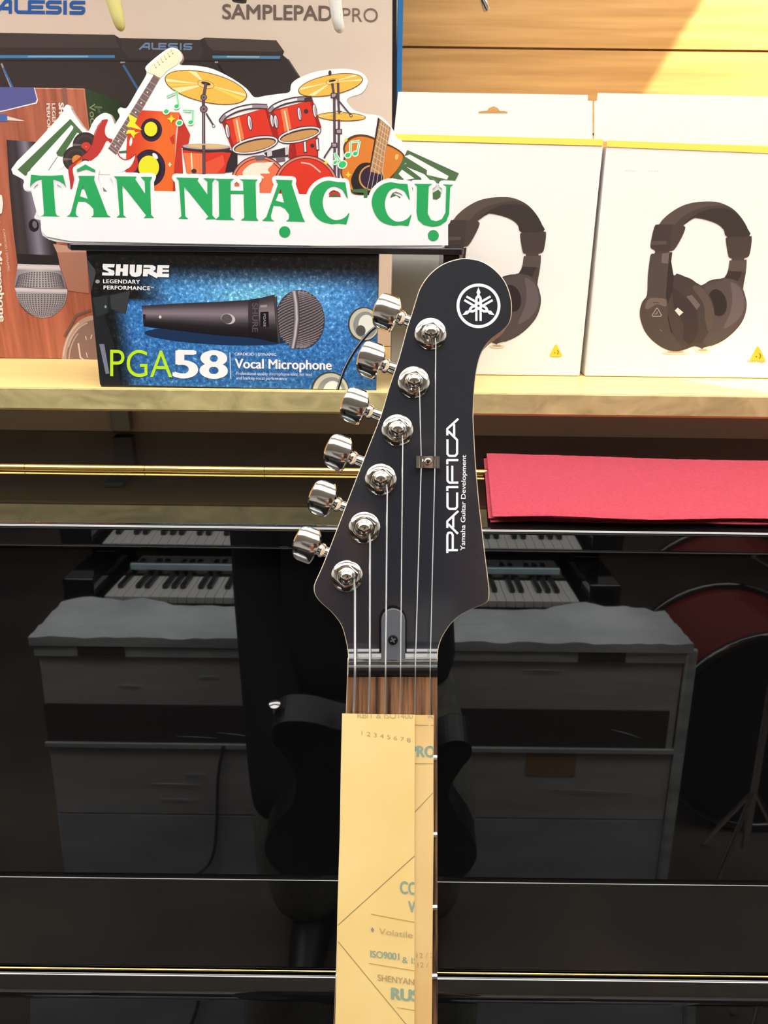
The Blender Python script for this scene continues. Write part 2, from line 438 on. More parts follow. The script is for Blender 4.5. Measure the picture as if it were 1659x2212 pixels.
# ================================================================== black upright piano
ZL = CAMZ - .207
pn = empty('upright_piano', (0, .6, 0), 'glossy black upright piano with a brass lid hinge, below the shelf', 'piano')
LF = .4915
ld = MB(); ld.box((-.80, LF, ZL - .0178), (.80, .6085, ZL)); ld.build('front_lid', M['piano'], pn, bevel=.0034, bseg=5)
MB().box((-.80, .6135, ZL - .0178), (.80, .7305, ZL)).build('rear_lid', M['piano'], pn, bevel=.0008)
hg = MB(); hx = -.80
while hx < .80:
    hg.tube([(hx, .611, ZL + .0012), (min(hx + .0995, .80), .611, ZL + .0012)], .0034, 14); hx += .1
hg.box((-.80, .6070, ZL), (.80, .6150, ZL + .0006))
hg.build('lid_hinge', M['brass'], pn, smooth=True)
MB().box((-.80, .512, ZL - .040), (.80, .73, ZL - .0183)).build('top_rail', M['piano'], pn)
tl = math.tan(math.radians(3.0)); zt, zb2 = ZL - .0185, CAMZ - .531
MB().prism([(-.77, .5085, zt), (.77, .5085, zt), (.77, .5085 - (zt - zb2) * tl, zb2), (-.77, .5085 - (zt - zb2) * tl, zb2)], (0, .018, 0)).build('front_panel', M['piano'], pn, bevel=.0006)
zf = CAMZ - .6346
MB().box((-.77, .4890, zf), (.77, .4985, CAMZ - .5295)).build('fallboard_back', M['piano'], pn, bevel=.0010, bseg=3)
MB().tube([(-.77, .4882, zf - .0016), (.77, .4882, zf - .0016)], .0011, 10).build('fallboard_hinge', M['brass'], pn, smooth=True)
MB().prism([(-.77, .4890, zf - .003), (-.77, .4740, CAMZ - .6495), (-.77, .4565, CAMZ - .745), (-.77, .4890, CAMZ - .745)], (1.54, 0, 0)).build('key_lid', M['piano'], pn, bevel=.0050, bseg=5)
MB().box((-.78, .425, CAMZ - .79), (.78, .62, CAMZ - .736)).build('key_bed', M['piano'], pn, bevel=.002)
MB().box((-.77, .44, .06), (.77, .47, CAMZ - .791)).build('lower_panel', M['piano'], pn)
for sx in (-1, 1):
    MB().box((min(sx * .772, sx * .80), .42, 0), (max(sx * .772, sx * .80), .728, ZL - .0186)).build('side_panel', M['piano'], pn)
    MB().box((sx * .70 - .03, .43, 0), (sx * .70 + .03, .438, CAMZ - .791)).build('leg', M['piano'], pn, bevel=.003)

# ------------------------------------------------------------------ folded red cloth on the lid
def cloth():
    xl = zpoint(1057, 1135, ZL).x; shear_ = zpoint(1054, 997, ZL + .008).x - xl; base = (xl + .2, .57, ZL)
    b = MB(); nx, ny = 90, 34; W = .46; rnd = random.Random(3)
    layers = 4; th = .0021
    for L in range(layers):
        y0 = .4965 + (0, .0062, .0050, .0056)[layers - 1 - L] + .0002 * L; y1 = .650 - .002 * L
        x0 = xl + .0010 * math.cos(L * 2.7) + .0006 * L
        top = []; bot = []
        for j in range(ny + 1):
            for i in range(nx + 1):
                u = i / nx; v = j / ny
                x = x0 + W * u + shear_ * v; yy0 = y0 + .0018 * math.sin(9 * u + L) + .0012 * math.sin(23 * u + 2 * L) + rnd.uniform(-.0003, .0003)
                yy1 = y1 - .020 * u + .0016 * math.sin(13 * u) + rnd.uniform(-.0005, .0005)
                y = yy0 + (yy1 - yy0) * v
                ed = min(min(v, 1 - v) * ny / 1.5, min(u, 1 - u) * nx / 1.5, 1.0); rd = math.sqrt(max(0, 1 - (1 - ed) ** 2))
                wob = .0007 * math.sin(7 * u + 3 * v) + .0005 * math.sin(17 * u - 5 * v)
                zc = ZL + .0004 + th * (L + .5) + (wob if L == layers - 1 else 0)
                top.append((x, y, zc + th * .48 * rd)); bot.append((x, y, zc - th * .48 * rd - (wob if L == layers - 1 else 0)))
        V = top + bot; n = (nx + 1) * (ny + 1); F = []
        q = lambda i, j: j * (nx + 1) + i
        for j in range(ny):
            for i in range(nx):
                F.append((q(i, j), q(i + 1, j), q(i + 1, j + 1), q(i, j + 1))); F.append((n + q(i, j), n + q(i, j + 1), n + q(i + 1, j + 1), n + q(i + 1, j)))
        b.add(V, F)
    o = b.build('folded_cloth', M['cloth'], None, base, smooth=True, sharp=70)
    tagit(o, 'folded red felt cloth lying on the black piano lid', 'cloth')
cloth()

# ================================================================== cartons on the shelf
def quad(pl, pts): return [pl.at(x, y) for x, y in pts]
def on_shelf(P4):
    """let the bottom edge stand on the shelf"""
    P4[2].z = SHZ + .0003; P4[3].z = SHZ + .0003; return P4

# ---- large white carton with a picture of a drum pad, at the back
SP = vplane(.872)
c0 = SP.at(-260, -260); c1 = SP.at(852, 290)
xr = SP.at(857, 120).x
P4 = [Vector((-.62, .872, CAMZ + .37)), Vector((xr, .872, CAMZ + .37)), Vector((xr, .872, SHZ + .0003)), Vector((-.62, .872, SHZ + .0003))]
M['pad_card'] = mat('pad_carton_card', rough=.25); noisy(M['pad_card'], (222, 202, 186), (234, 218, 204), (1, 1, 1), 3, k=.88)
pad = mesh_solidbox('instrument_carton', P4, (-.004, .10, 0), [M['pad_card'], M['dark_card']], 'large white carton showing a dark drum pad, standing at the back behind the shop sign', 'box')
pr = Print(SP.at, k=.85, step=.000004)
S1 = lambda p: Z(p, 0, 0, .25316); S2 = lambda p: Z(p, 420, 0, .27728)
pr.poly([(-90, 70), (0, 71), (247, 75), (258, 82), (432, 86), (442, 81), (597, 87), (614, 111), (611, 119), (622, 128), (646, 166), (700, 262), (660, 560), (-90, 560)], (58, 50, 49))
pr.poly([(-90, 70), (247, 75), (258, 103), (-90, 102)], (74, 64, 62))
pr.poly([(262, 82), (430, 86), (440, 112), (430, 128), (280, 126), (262, 106)], (68, 58, 56))
pr.poly([(442, 81), (597, 87), (612, 110), (597, 112), (462, 109), (447, 97)], (80, 69, 66))
pr.poly([(-90, 119), (248, 119), (248, 125), (-90, 126)], (70, 135, 190)); pr.poly([(60, 120), (190, 120), (190, 124), (60, 124)], (120, 175, 215))
pr.poly([(459, 120), (606, 121), (604, 127), (459, 126)], (85, 140, 185)); pr.poly([(490, 121), (560, 121.5), (560, 124.5), (490, 124)], (160, 190, 210))
pr.many(stroke([(3, 137), (24, 188)], 4), (170, 160, 160)); pr.many(stroke([(7, 146), (28, 190)], 4), (60, 110, 170))
pr.many(stroke([(266, 140), (300, 196)], 5), (62, 105, 155)); pr.many(stroke([(260, 135), (270, 134)], 3), (180, 170, 168))
pr.many(stroke([(464, 134), (471, 134)], 3), (200, 195, 195)); pr.many(stroke([(470, 138), (484, 158), (500, 190)], 4), (30, 26, 26))
pr.many(stroke([(622, 128), (648, 168), (700, 262)], 3), (96, 84, 80)); pr.many(stroke([(-90, 130), (262, 132), (440, 132), (606, 130)], 2.5), (40, 34, 34))
pr.poly([(848.5, -260), (857, -260), (857, 560), (846, 560)], (24, 22, 26)); 
pr.build('front_print', pad)
lt = Print(SP.at, k=.8, start=pr.off + .00002)
# wide brand letters drawn as strokes
def wide_letters(P, spans, y, h, col, t):
    for ch, (a, b) in zip('ALESIS', spans):
        top, bot, mid = y - h, y, y - h / 2; q = t / 2; r_ = (b - a)
        L = {'A': [[(a, bot), (a + r_ * .58, top + q), (b - q, top + q), (b - q, bot)], [(a + r_ * .34, mid + q), (b - q, mid + q)]],
             'L': [[(a + q, top), (a + q, bot - q * 2), (a + q * 2, bot - q), (b + t, bot - q)]],
             'E': [[(b, top + q), (a + q, top + q), (a + q, bot - q), (b, bot - q)], [(a + q, mid), (b - q, mid)]],
             'S': [[(b, top + q), (a + q * 2, top + q), (a + q, top + q * 2), (a + q, mid - q * .6), (a + q * 2, mid), (b - q * 2, mid), (b - q, mid + q * .6), (b - q, bot - q * 2), (b - q * 2, bot - q), (a, bot - q)]],
             'I': [[((a + b) / 2, top), ((a + b) / 2, bot)]]}[ch]
        for l in L: P.many(stroke([(p, r + (p - spans[0][0]) * .014) for p, r in l], t), col)
wide_letters(lt, [(-8, 26), (31, 58), (60, 97), (99, 133), (136, 145), (150, 184)], 29, 30, (44, 100, 180), 7.4)
wide_letters(lt, [(301, 324), (327, 339), (342, 360), (363, 384), (387, 394), (396, 415)], 107, 15, (122, 148, 182), 3.8)
lt.text('SAMPLEPAD', 481, 40, 236, 31, (120, 102, 96), .017, .020)
lt.text('PRO', 739, 46, 77, 29, (132, 114, 104), .015, -.006)
lt.build('lettering', pad)
# blue side of that carton, seen along its right edge
sd = MB(); x1 = SP.at(869.5, 100).x
sd.prism([(xr + .0003, .873, SHZ + .001), (x1, .873, SHZ + .001), (x1, .873, CAMZ + .37), (xr + .0003, .873, CAMZ + .37)], (-.004, .098, 0))
sd.build('side_flap', M['blue_card'], pad)

# ---- tall carton with red wood print and a microphone picture
RP = vplane(.775)
P4 = on_shelf(quad(RP, [(-150, 186), (182, 191), (208, 787), (-150, 782)]))
P4[0].x = P4[3].x = -.43; P4[2].x = P4[1].x + .0005
red = mesh_solidbox('microphone_carton', P4, (.004, .085, 0), [M['redwood'], M['green_card']], 'tall carton with red wood print and silver microphone, at the left shelf end', 'box', midx=[0, 1, 0, 0, 0, 1] if False else None)
for p in red.data.polygons: p.material_index = 0
R6 = lambda p: Z(p, 0, 180, .18083); R7 = lambda p: Z(p, 0, 480, .15375)
rp_ = Print(RP.at, k=.8)
rp_.poly(R6([(-400, 40), (415, 50), (455, 200), (440, 240), (60, 332), (-400, 420)]), (255, 245, 245))
rp_.poly(R6([(-400, 40), (405, 50), (440, 190), (425, 228), (60, 318), (-400, 405)]), (96, 98, 160))
rp_.poly(R6([(-400, 330), (0, 366), (85, 372), (90, 455), (0, 460), (-400, 470)]), (84, 110, 176)); rp_.poly(R6([(85, 392), (300, 450), (88, 442)]), (238, 225, 215))
wl = R6([(740, 52), (790, 52), (815, 330), (760, 330)]); rp_.poly(wl, (150, 100, 92))
# microphone handle and grille
Lh = [(14, 302), (20, 400), (29, 500), (38, 573)]; Rh = [(82, 307), (104, 420), (118, 500), (128, 574)]
rp_.loft(Lh, Rh, [(58, 48, 50), (72, 62, 66), (62, 54, 60), (104, 96, 110), (142, 134, 152), (96, 88, 102), (60, 52, 58), (40, 34, 38)])
rp_.poly(R7([(250, 440), (820, 470), (830, 602), (250, 588)]), (44, 38, 42))
rp_.poly(ell(73, 487, 11, 14, -10), (34, 30, 36)); rp_.poly(ell(75, 485, 5, 8, -10), (120, 112, 124))
rp_.loft(R7([(250, 584), (540, 596), (832, 604)]), R7([(238, 664), (540, 685), (856, 684)]), [(208, 198, 208), (228, 220, 228), (190, 182, 194)])
up_l = [(238, 662), (220, 780), (203, 910)]; up_r = [(856, 682), (900, 800), (930, 935)]
rp_.loft(R7(up_l), R7(up_r), [(150, 143, 154), (176, 170, 178), (196, 190, 196), (176, 170, 178), (140, 134, 146)])
rp_.loft(R7([(200, 905), (560, 925), (945, 935)]), R7([(225, 982), (560, 995), (945, 1005)]), [(206, 198, 210), (224, 218, 228), (186, 178, 192)])
dome = [(225, 982), (245, 1080), (300, 1170), (400, 1270), (500, 1328), (620, 1345), (740, 1312), (850, 1228), (915, 1130), (943, 1005)]
rp_.poly(smooth(R7(dome), 3, False), (168, 162, 172))
dots = []
for r in range(9):
    for c in range(-11, 12):
        a = c / 11.5
        if abs(a) > .97: continue
        x = 560 + 355 * math.sin(a * 1.45) * (.86 + .016 * r); y = 705 + r * 25 + 60 * a * a * (1 - r / 10); ww = 11 * math.cos(a * 1.2)
        dots.append(R7([(x - ww, y - 8), (x + ww, y - 7), (x + ww, y + 8), (x - ww, y + 7)]))
for r in range(12):
    rad = math.sqrt(max(0, 1 - (r / 12.6) ** 2))
    for c in range(-11, 12):
        a = c / 11.5
        x = 585 + 350 * rad * math.sin(a * 1.45); y = 1020 + r * 27 - 30 * a * a * (r / 11); ww = 10 * math.cos(a * 1.2) * max(rad, .4)
        if abs(a) > .95: continue
        dots.append(R7([(x - ww, y - 8), (x + ww, y - 8), (x + ww, y + 8), (x - ww, y + 8)]))
rp_.many(dots, (74, 68, 76))
rp_.many([R7(p) for p in stroke([(203, 908), (560, 930), (945, 936)], 7)], (78, 70, 78))
rp_.poly(R7([(745, 305), (1205, 362), (1215, 420), (800, 425)]), (206, 158, 140)); rp_.poly(R7([(800, 425), (1215, 420), (1235, 700), (1250, 1000), (960, 960), (850, 640)]), (178, 124, 106))
# glass jar at the lower right of the picture
jar = ell(1330, 1950, 462, 640, 0, 60); jq = [(300 / .15375, 1230), (0, 1230)]
cl = R7([(0, 1200), (1500, 1200), (1500, 1985), (0, 1968)]); rp_.clip = cl
rp_.poly(R7(jar), (196, 164, 152)); rp_.poly(R7(ell(1350, 1960, 420, 590, 0, 60)), (150, 118, 112))
for a, rr, c in ((200, 1.0, (230, 210, 200)), (215, .9, (214, 190, 180)), (190, .82, (206, 182, 172))):
    rp_.many([R7(p) for p in stroke(ell(1330, 1950, 440 * rr, 615 * rr, 0, 30, a - 14, a + 40), 16)], c)
rp_.many([R7(p) for p in stroke([(1200, 1600), (1215, 1650)], 14) + stroke([(1290, 1580), (1275, 1640)], 14) + stroke([(1210, 1830), (1230, 1900)], 12) + stroke([(1100, 1700), (1130, 1900), (1210, 1960)], 22)], (238, 214, 206))
rp_.many([R7(p) for p in stroke([(905, 1610), (1070, 1310), (1280, 1235)], 34)], (128, 94, 84))
rp_.clip = None
rp_.build('front_print', red)
rt = Print(RP.at, k=.85, start=rp_.off + .00002)
A90 = math.radians(90)
rt.text('LEGENDARY', 112, 224, 92, 7, (250, 235, 225), 0, .03, A90 - .03); rt.text('PERFORMANCE', 100.5, 224, 112, 7, (250, 235, 225), 0, .03, A90 - .03)
rt.text('SHURE', 127, 223, 60, 10, (250, 240, 235), 0, .06, A90 - .03)
rt.text('Vocal Microphone', -13, 462, 233, 12, (250, 240, 232), 0, .03, A90 - .055); rt.text('CARDIOID | DYNAMIC', 6, 495, 92, 4.5, (240, 200, 185), 0, .01, A90 - .12)
rt.poly([(-6, 418), (4, 422), (7, 440), (4, 460), (-6, 466)], (250, 240, 235))
rt.build('lettering', red)
gs = MB(); xq = P4[1].x
gs.prism([(xq + .0003, .776, SHZ + .001), (xq + .0003, .776, P4[1].z), (xq + .0043, .860, P4[1].z), (xq + .0043, .860, SHZ + .001)], (.0004, 0, 0))
gso = gs.build('side_panel', M['green_card'], red)
sidepl = Plane((xq + .0008, .776, CAMZ), (1, -.0476, 0))
gp = Print(sidepl.at, k=.8); R6b = R6
gp.text('Vocal Microphone', *R6([(1062, 250)])[0], 190, 13, (170, 196, 160), 0, .01, A90 - .08)
gp.poly(R6([(1125, 268), (1215, 275), (1225, 300), (1130, 300)]), (120, 152, 112)); gp.poly(R6([(1165, 300), (1195, 302), (1200, 360), (1172, 360)]), (100, 132, 96))
gp.build('side_print', red)

# ---- blue carton with a dark microphone picture, lying in front
PG = vplane(.650)
P4 = on_shelf(quad(PG, [(185, 540.5), (818, 552), (812, 845), (217, 833)]))
zt_ = (P4[0].z + P4[1].z) / 2; P4[0].z = P4[1].z = zt_
pga = mesh_solidbox('microphone_carton', P4, (0, .058, 0), [M['dark_card']], 'blue and black carton with a dark microphone picture, lying under the shop sign', 'box')
# glittering blue carpet picture: dark at the top and left, as printed
M['glitter'] = mat('blue_glitter_print', rough=.3)
n, l, b = nodes(M['glitter'])
at_ = n.new('ShaderNodeAttribute'); at_.attribute_name = 'ink'
tc = n.new('ShaderNodeTexCoord'); mp = n.new('ShaderNodeMapping'); mp.inputs['Scale'].default_value = (1, .01, 1)
n1 = n.new('ShaderNodeTexNoise'); n1.inputs['Scale'].default_value = 300; n1.inputs['Detail'].default_value = 4; n1.inputs['Roughness'].default_value = .75
r1 = n.new('ShaderNodeValToRGB'); r1.color_ramp.elements[0].position = .36; r1.color_ramp.elements[1].position = .74
r1.color_ramp.elements[0].color = (.30, .34, .40, 1); r1.color_ramp.elements[1].color = (5.0, 2.9, 1.8, 1)
e2 = r1.color_ramp.elements.new(.56); e2.color = (.85, .88, .92, 1)
mx = n.new('ShaderNodeMix'); mx.data_type = 'RGBA'; mx.blend_type = 'MULTIPLY'; mx.inputs[0].default_value = 1
l.new(tc.outputs['Object'], mp.inputs[0]); l.new(mp.outputs[0], n1.inputs['Vector']); l.new(n1.outputs['Fac'], r1.inputs[0])
l.new(at_.outputs['Color'], mx.inputs[6]); l.new(r1.outputs[0], mx.inputs[7]); l.new(mx.outputs[2], b.inputs['Base Color'])
R4 = lambda p: Z(p, 180, 520, .40989)
QC = R4([(16, 52), (1554, 80), (1544, 788), (88, 758)])
bg = Print(PG.at, k=.85); NX, NY = 40, 20
def gcol(u, v):
    # u to the right, v downward
    t = max(0, min(1, (v - .10) / .16)); lft = max(0, min(1, (u - .02 - .16 * (1 - abs(v - .45))) / .12))
    if v > .35: lft = max(0, min(1, (u - .06 - .02 * v) / .06))
    br = math.exp(-((u - .60) ** 2 / .09 + (v - .30) ** 2 / .05)); k = .35 + .75 * br
    base = (60 + 55 * br, 122 + 66 * br, 186 + 52 * br); e = t * lft
    if u > .9: e *= 1 - (u - .9) * 2.2
    e *= 1 - .35 * max(0, v - .6)
    return tuple(26 + (c - 26) * e for c in base)
G = {}
for j in range(NY + 1):
    for i in range(NX + 1):
        u, v = i / NX, j / NY
        x = (QC[0][0] * (1 - u) + QC[1][0] * u) * (1 - v) + (QC[3][0] * (1 - u) + QC[2][0] * u) * v
        y = (QC[0][1] * (1 - u) + QC[1][1] * u) * (1 - v) + (QC[3][1] * (1 - u) + QC[2][1] * u) * v
        G[i, j] = (PG.at(x, y, .0002), lin(gcol(u, v), 1.35))
for j in range(NY):
    for i in range(NX):
        q = [(i, j), (i + 1, j), (i + 1, j + 1), (i, j + 1)]
        bg._face([G[k][0] for k in q], [G[k][1] for k in q])
bg.build('carpet_print', pga, 'glitter')
pp = Print(PG.at, clip=QC, k=.95, start=.0003, step=.000004)
pp.poly(R4([(40, 300), (130, 285), (248, 262), (224, 388), (150, 362), (110, 392), (160, 540), (200, 764), (90, 764), (60, 500)]), (34, 36, 38))
pp.poly(R4([(140, 290), (246, 264), (222, 386), (148, 360)]), (58, 60, 62)); pp.poly(R4([(50, 300), (125, 290), (130, 380), (70, 400)]), (48, 52, 54))
pp.poly(R4([(84, 545), (110, 545), (137, 700), (118, 702)]), (128, 130, 152)); pp.poly(R4([(22, 100), (60, 150), (66, 170), (40, 270), (28, 180)]), (70, 70, 74))
pp.many([R4(p) for p in [ell(117, 348, 6, 8), ell(75, 215, 12, 10)]], (150, 155, 158))
pp.poly(R4(ell(700, 505, 380, 42, 3)), (26, 50, 84))
# microphone
top = R4([(308, 342), (500, 330), (700, 322), (870, 312), (940, 300), (1008, 284)]); bot = R4([(318, 452), (500, 474), (700, 498), (870, 510), (940, 520), (1024, 540)])
pp.loft(top, bot, [(52, 46, 50), (76, 68, 74), (122, 108, 116), (140, 126, 134), (106, 94, 102), (66, 58, 62), (38, 32, 36), (28, 24, 27), (24, 21, 24)])
pp.loft(R4([(868, 312), (925, 302)]), R4([(868, 508), (925, 518)]), [(44, 38, 42), (66, 58, 64), (60, 52, 58), (30, 26, 29), (24, 21, 24)])
pp.poly(R4([(932, 376), (976, 374), (978, 456), (934, 452)]), (24, 21, 24)); pp.poly(R4([(932, 340), (968, 338), (968, 350), (934, 352)]), (160, 150, 156))
pp.poly(R4(ell(763, 412, 38, 27, 12)), (204, 196, 200)); pp.poly(R4(ell(756, 412, 29, 25, 12)), (92, 84, 88)); pp.poly(R4(ell(405, 402, 7, 8)), (225, 220, 222))
pp.poly(R4([(314, 388), (328, 388), (328, 416), (316, 416)]), (40, 34, 38))
ball = ell(1143, 415, 129, 156, -6, 48); pp.poly(R4(ball), (66, 58, 62))
wires = []
for c in range(-9, 10):
    for r in range(-13, 14):
        u, v = c / 9.6, (r + (.5 if c % 2 else 0)) / 13.5
        if u * u + v * v > .95: continue
        x = 1143 + 129 * math.sin(u * 1.45) + 8 * v; y = 415 + 152 * math.sin(v * 1.4); ww = 7.5 * math.cos(u * 1.3) + 1.5; hh = 2.6
        if ((x - 1143) / 124) ** 2 + ((y - 415) / 150) ** 2 > 1: continue
        wires.append(R4([(x - ww, y - hh + 3), (x + ww, y - hh - 2), (x + ww, y + hh - 2), (x - ww, y + hh + 3)]))
pp.many(wires, (150, 138, 142))
pp.loft(R4([(1094, 268), (1106, 330), (1110, 415), (1102, 500), (1090, 566)]), R4([(1128, 262), (1138, 330), (1142, 415), (1132, 500), (1118, 570)]), [(50, 44, 48), (150, 138, 142), (214, 204, 206), (110, 100, 104), (44, 38, 42)])
pp.loft(R4([(1003, 300), (1012, 415), (1026, 535)]), R4([(1020, 292), (1026, 415), (1040, 545)]), [(40, 34, 38), (84, 76, 80), (36, 32, 36)])
# silver discs and the cable
for (x, y, r) in ((1478, 440, 84), (1300, 800, 102)):
    pp.poly(R4(ell(x, y, r, r * 1.08)), (70, 68, 60)); pp.poly(R4(ell(x + 3, y, r * .93, r)), (206, 202, 180)); pp.poly(R4(ell(x + 8, y + 4, r * .76, r * .84)), (150, 150, 146)); pp.poly(R4(ell(x + 14, y + 2, r * .50, r * .62)), (240, 238, 226)); pp.poly(R4(ell(x - 16, y + 34, r * .30, r * .34)), (86, 84, 80))
cab = smooth([(1545, 452), (1500, 490), (1430, 580), (1375, 680), (1338, 790)], 6, False)
pp.many([R4(p) for p in stroke(cab, 16)], (26, 26, 32)); pp.many([R4(p) for p in stroke([(x - 3, y - 3) for x, y in cab], 4)], (170, 172, 182))
pp.build('picture_print', pga)
tx = Print(PG.at, k=.95, start=pp.off + .00005)
# heavy block letters
S5 = lambda p: Z(p, 200, 550, .12055)
blk = [[(185, 165), (400, 168), (385, 230), (270, 228), (275, 245), (385, 290), (395, 340), (375, 378), (170, 372), (175, 318), (290, 325), (285, 305), (190, 265), (178, 215)],
       [(425, 172), (505, 172), (500, 245), (545, 246), (550, 174), (640, 176), (630, 382), (535, 380), (540, 305), (498, 304), (492, 378), (408, 376)],
       [(670, 178), (760, 180), (752, 320), (778, 322), (792, 182), (888, 184), (880, 330), (850, 385), (770, 400), (700, 388), (662, 335)],
       [(915, 186), (1080, 190), (1130, 215), (1128, 265), (1085, 295), (1150, 335), (1165, 190), (1375, 192), (1368, 245), (1255, 243), (1252, 268), (1368, 270), (1366, 312), (1250, 312), (1248, 340), (1370, 342), (1366, 405), (1165, 400), (1150, 425), (990, 340), (985, 390), (900, 388)]]
tx.many([S5(p) for p in blk], (250, 248, 248)); tx.poly(S5([(915, 232), (1020, 234), (1040, 244), (1020, 258), (912, 256)]), (34, 34, 38)); 
tx.text('LEGENDARY', 223, 611.5, 79, 8, (250, 250, 250), .017, .03, space=1.1); tx.text('PERFORMANCE', 224, 625, 100, 8, (250, 250, 250), .017, .03, space=1.1); tx.text('TM', 325, 622.5, 7, 3, (250, 250, 250), .017, .02)
tx.text('PGA', 238, 812.5, 134, 57, (196, 238, 40), .018, -.004); tx.text('58', 377, 815, 111, 58, (252, 252, 252), .018, .035)
tx.many(stroke([(496.5, 761), (498.5, 818)], 1.6), (230, 235, 240))
tx.text('CARDIOID | DYNAMIC', 507, 767.5, 90, 6, (235, 240, 245), .016, .012); tx.text('Vocal Microphone', 508, 795, 208, 20, (252, 252, 252), .017, .030)
tx.text('Professional quality microphone ideal for lead', 510, 809.5, 164, 6.6, (220, 228, 240), .016, .006); tx.text('and backup vocal performance', 510, 819.5, 110, 6.6, (220, 228, 240), .016, .006)
tx.text('SHURE', 545, 655, 62, 12, (96, 86, 92), 0, .03, A90); tx.text('PGA58', 569, 678, 27, 5, (170, 164, 170), 0, .01, A90)
tx.build('lettering', pga)

# ---- the two white headphone cartons
HP = vplane(.719)
R8 = lambda p: Z(p, 1380, 420, .16817)
OUT = [(215, 390), (262, 383), (300, 330), (400, 240), (550, 150), (700, 105), (880, 90), (1040, 105), (1200, 180), (1310, 290), (1390, 420), (1420, 530), (1450, 540), (1445, 650), (1415, 790), (1355, 820), (1360, 842), (1385, 845), (1375, 1000), (1340, 1220), (1375, 1330), (1386, 1430), (1360, 1560), (1290, 1690), (1150, 1830), (1000, 1920), (840, 1965), (820, 1985), (800, 1975), (710, 1950), (600, 1990), (470, 2015), (330, 1980), (180, 1880), (80, 1760), (25, 1620), (13, 1500), (45, 1380), (105, 1290), (115, 1060), (135, 880), (155, 770), (198, 760), (207, 718), (150, 680), (165, 560), (190, 450)]
HOLE = [(572, 395), (598, 420), (580, 490), (520, 610), (450, 715), (400, 725), (396, 745), (430, 745), (415, 860), (425, 950), (450, 1038), (560, 1045), (680, 1090), (800, 1168), (900, 1110), (1000, 1085), (1100, 1068), (1150, 960), (1165, 852), (1190, 850), (1190, 815), (1155, 805), (1125, 650), (1118, 560), (1140, 545), (1090, 450), (1010, 380), (880, 330), (720, 300), (640, 340)]
def logo(P, x, y, s, col, line):
    P.poly([(x, y - .62 * s), (x + .08 * s, y - .60 * s), (x + .52 * s, y + .30 * s), (x + .48 * s, y + .40 * s), (x - .50 * s, y + .38 * s), (x - .54 * s, y + .29 * s), (x - .07 * s, y - .60 * s)], col)
    P.many(stroke([(x + .02 * s + .17 * s * math.cos(a), y + .03 * s + .20 * s * math.sin(a)) for a in [(-1.1 + .28 * i) for i in range(9)]], .09 * s), line); P.poly(ell(x - .10 * s, y + .08 * s, .06 * s), line)
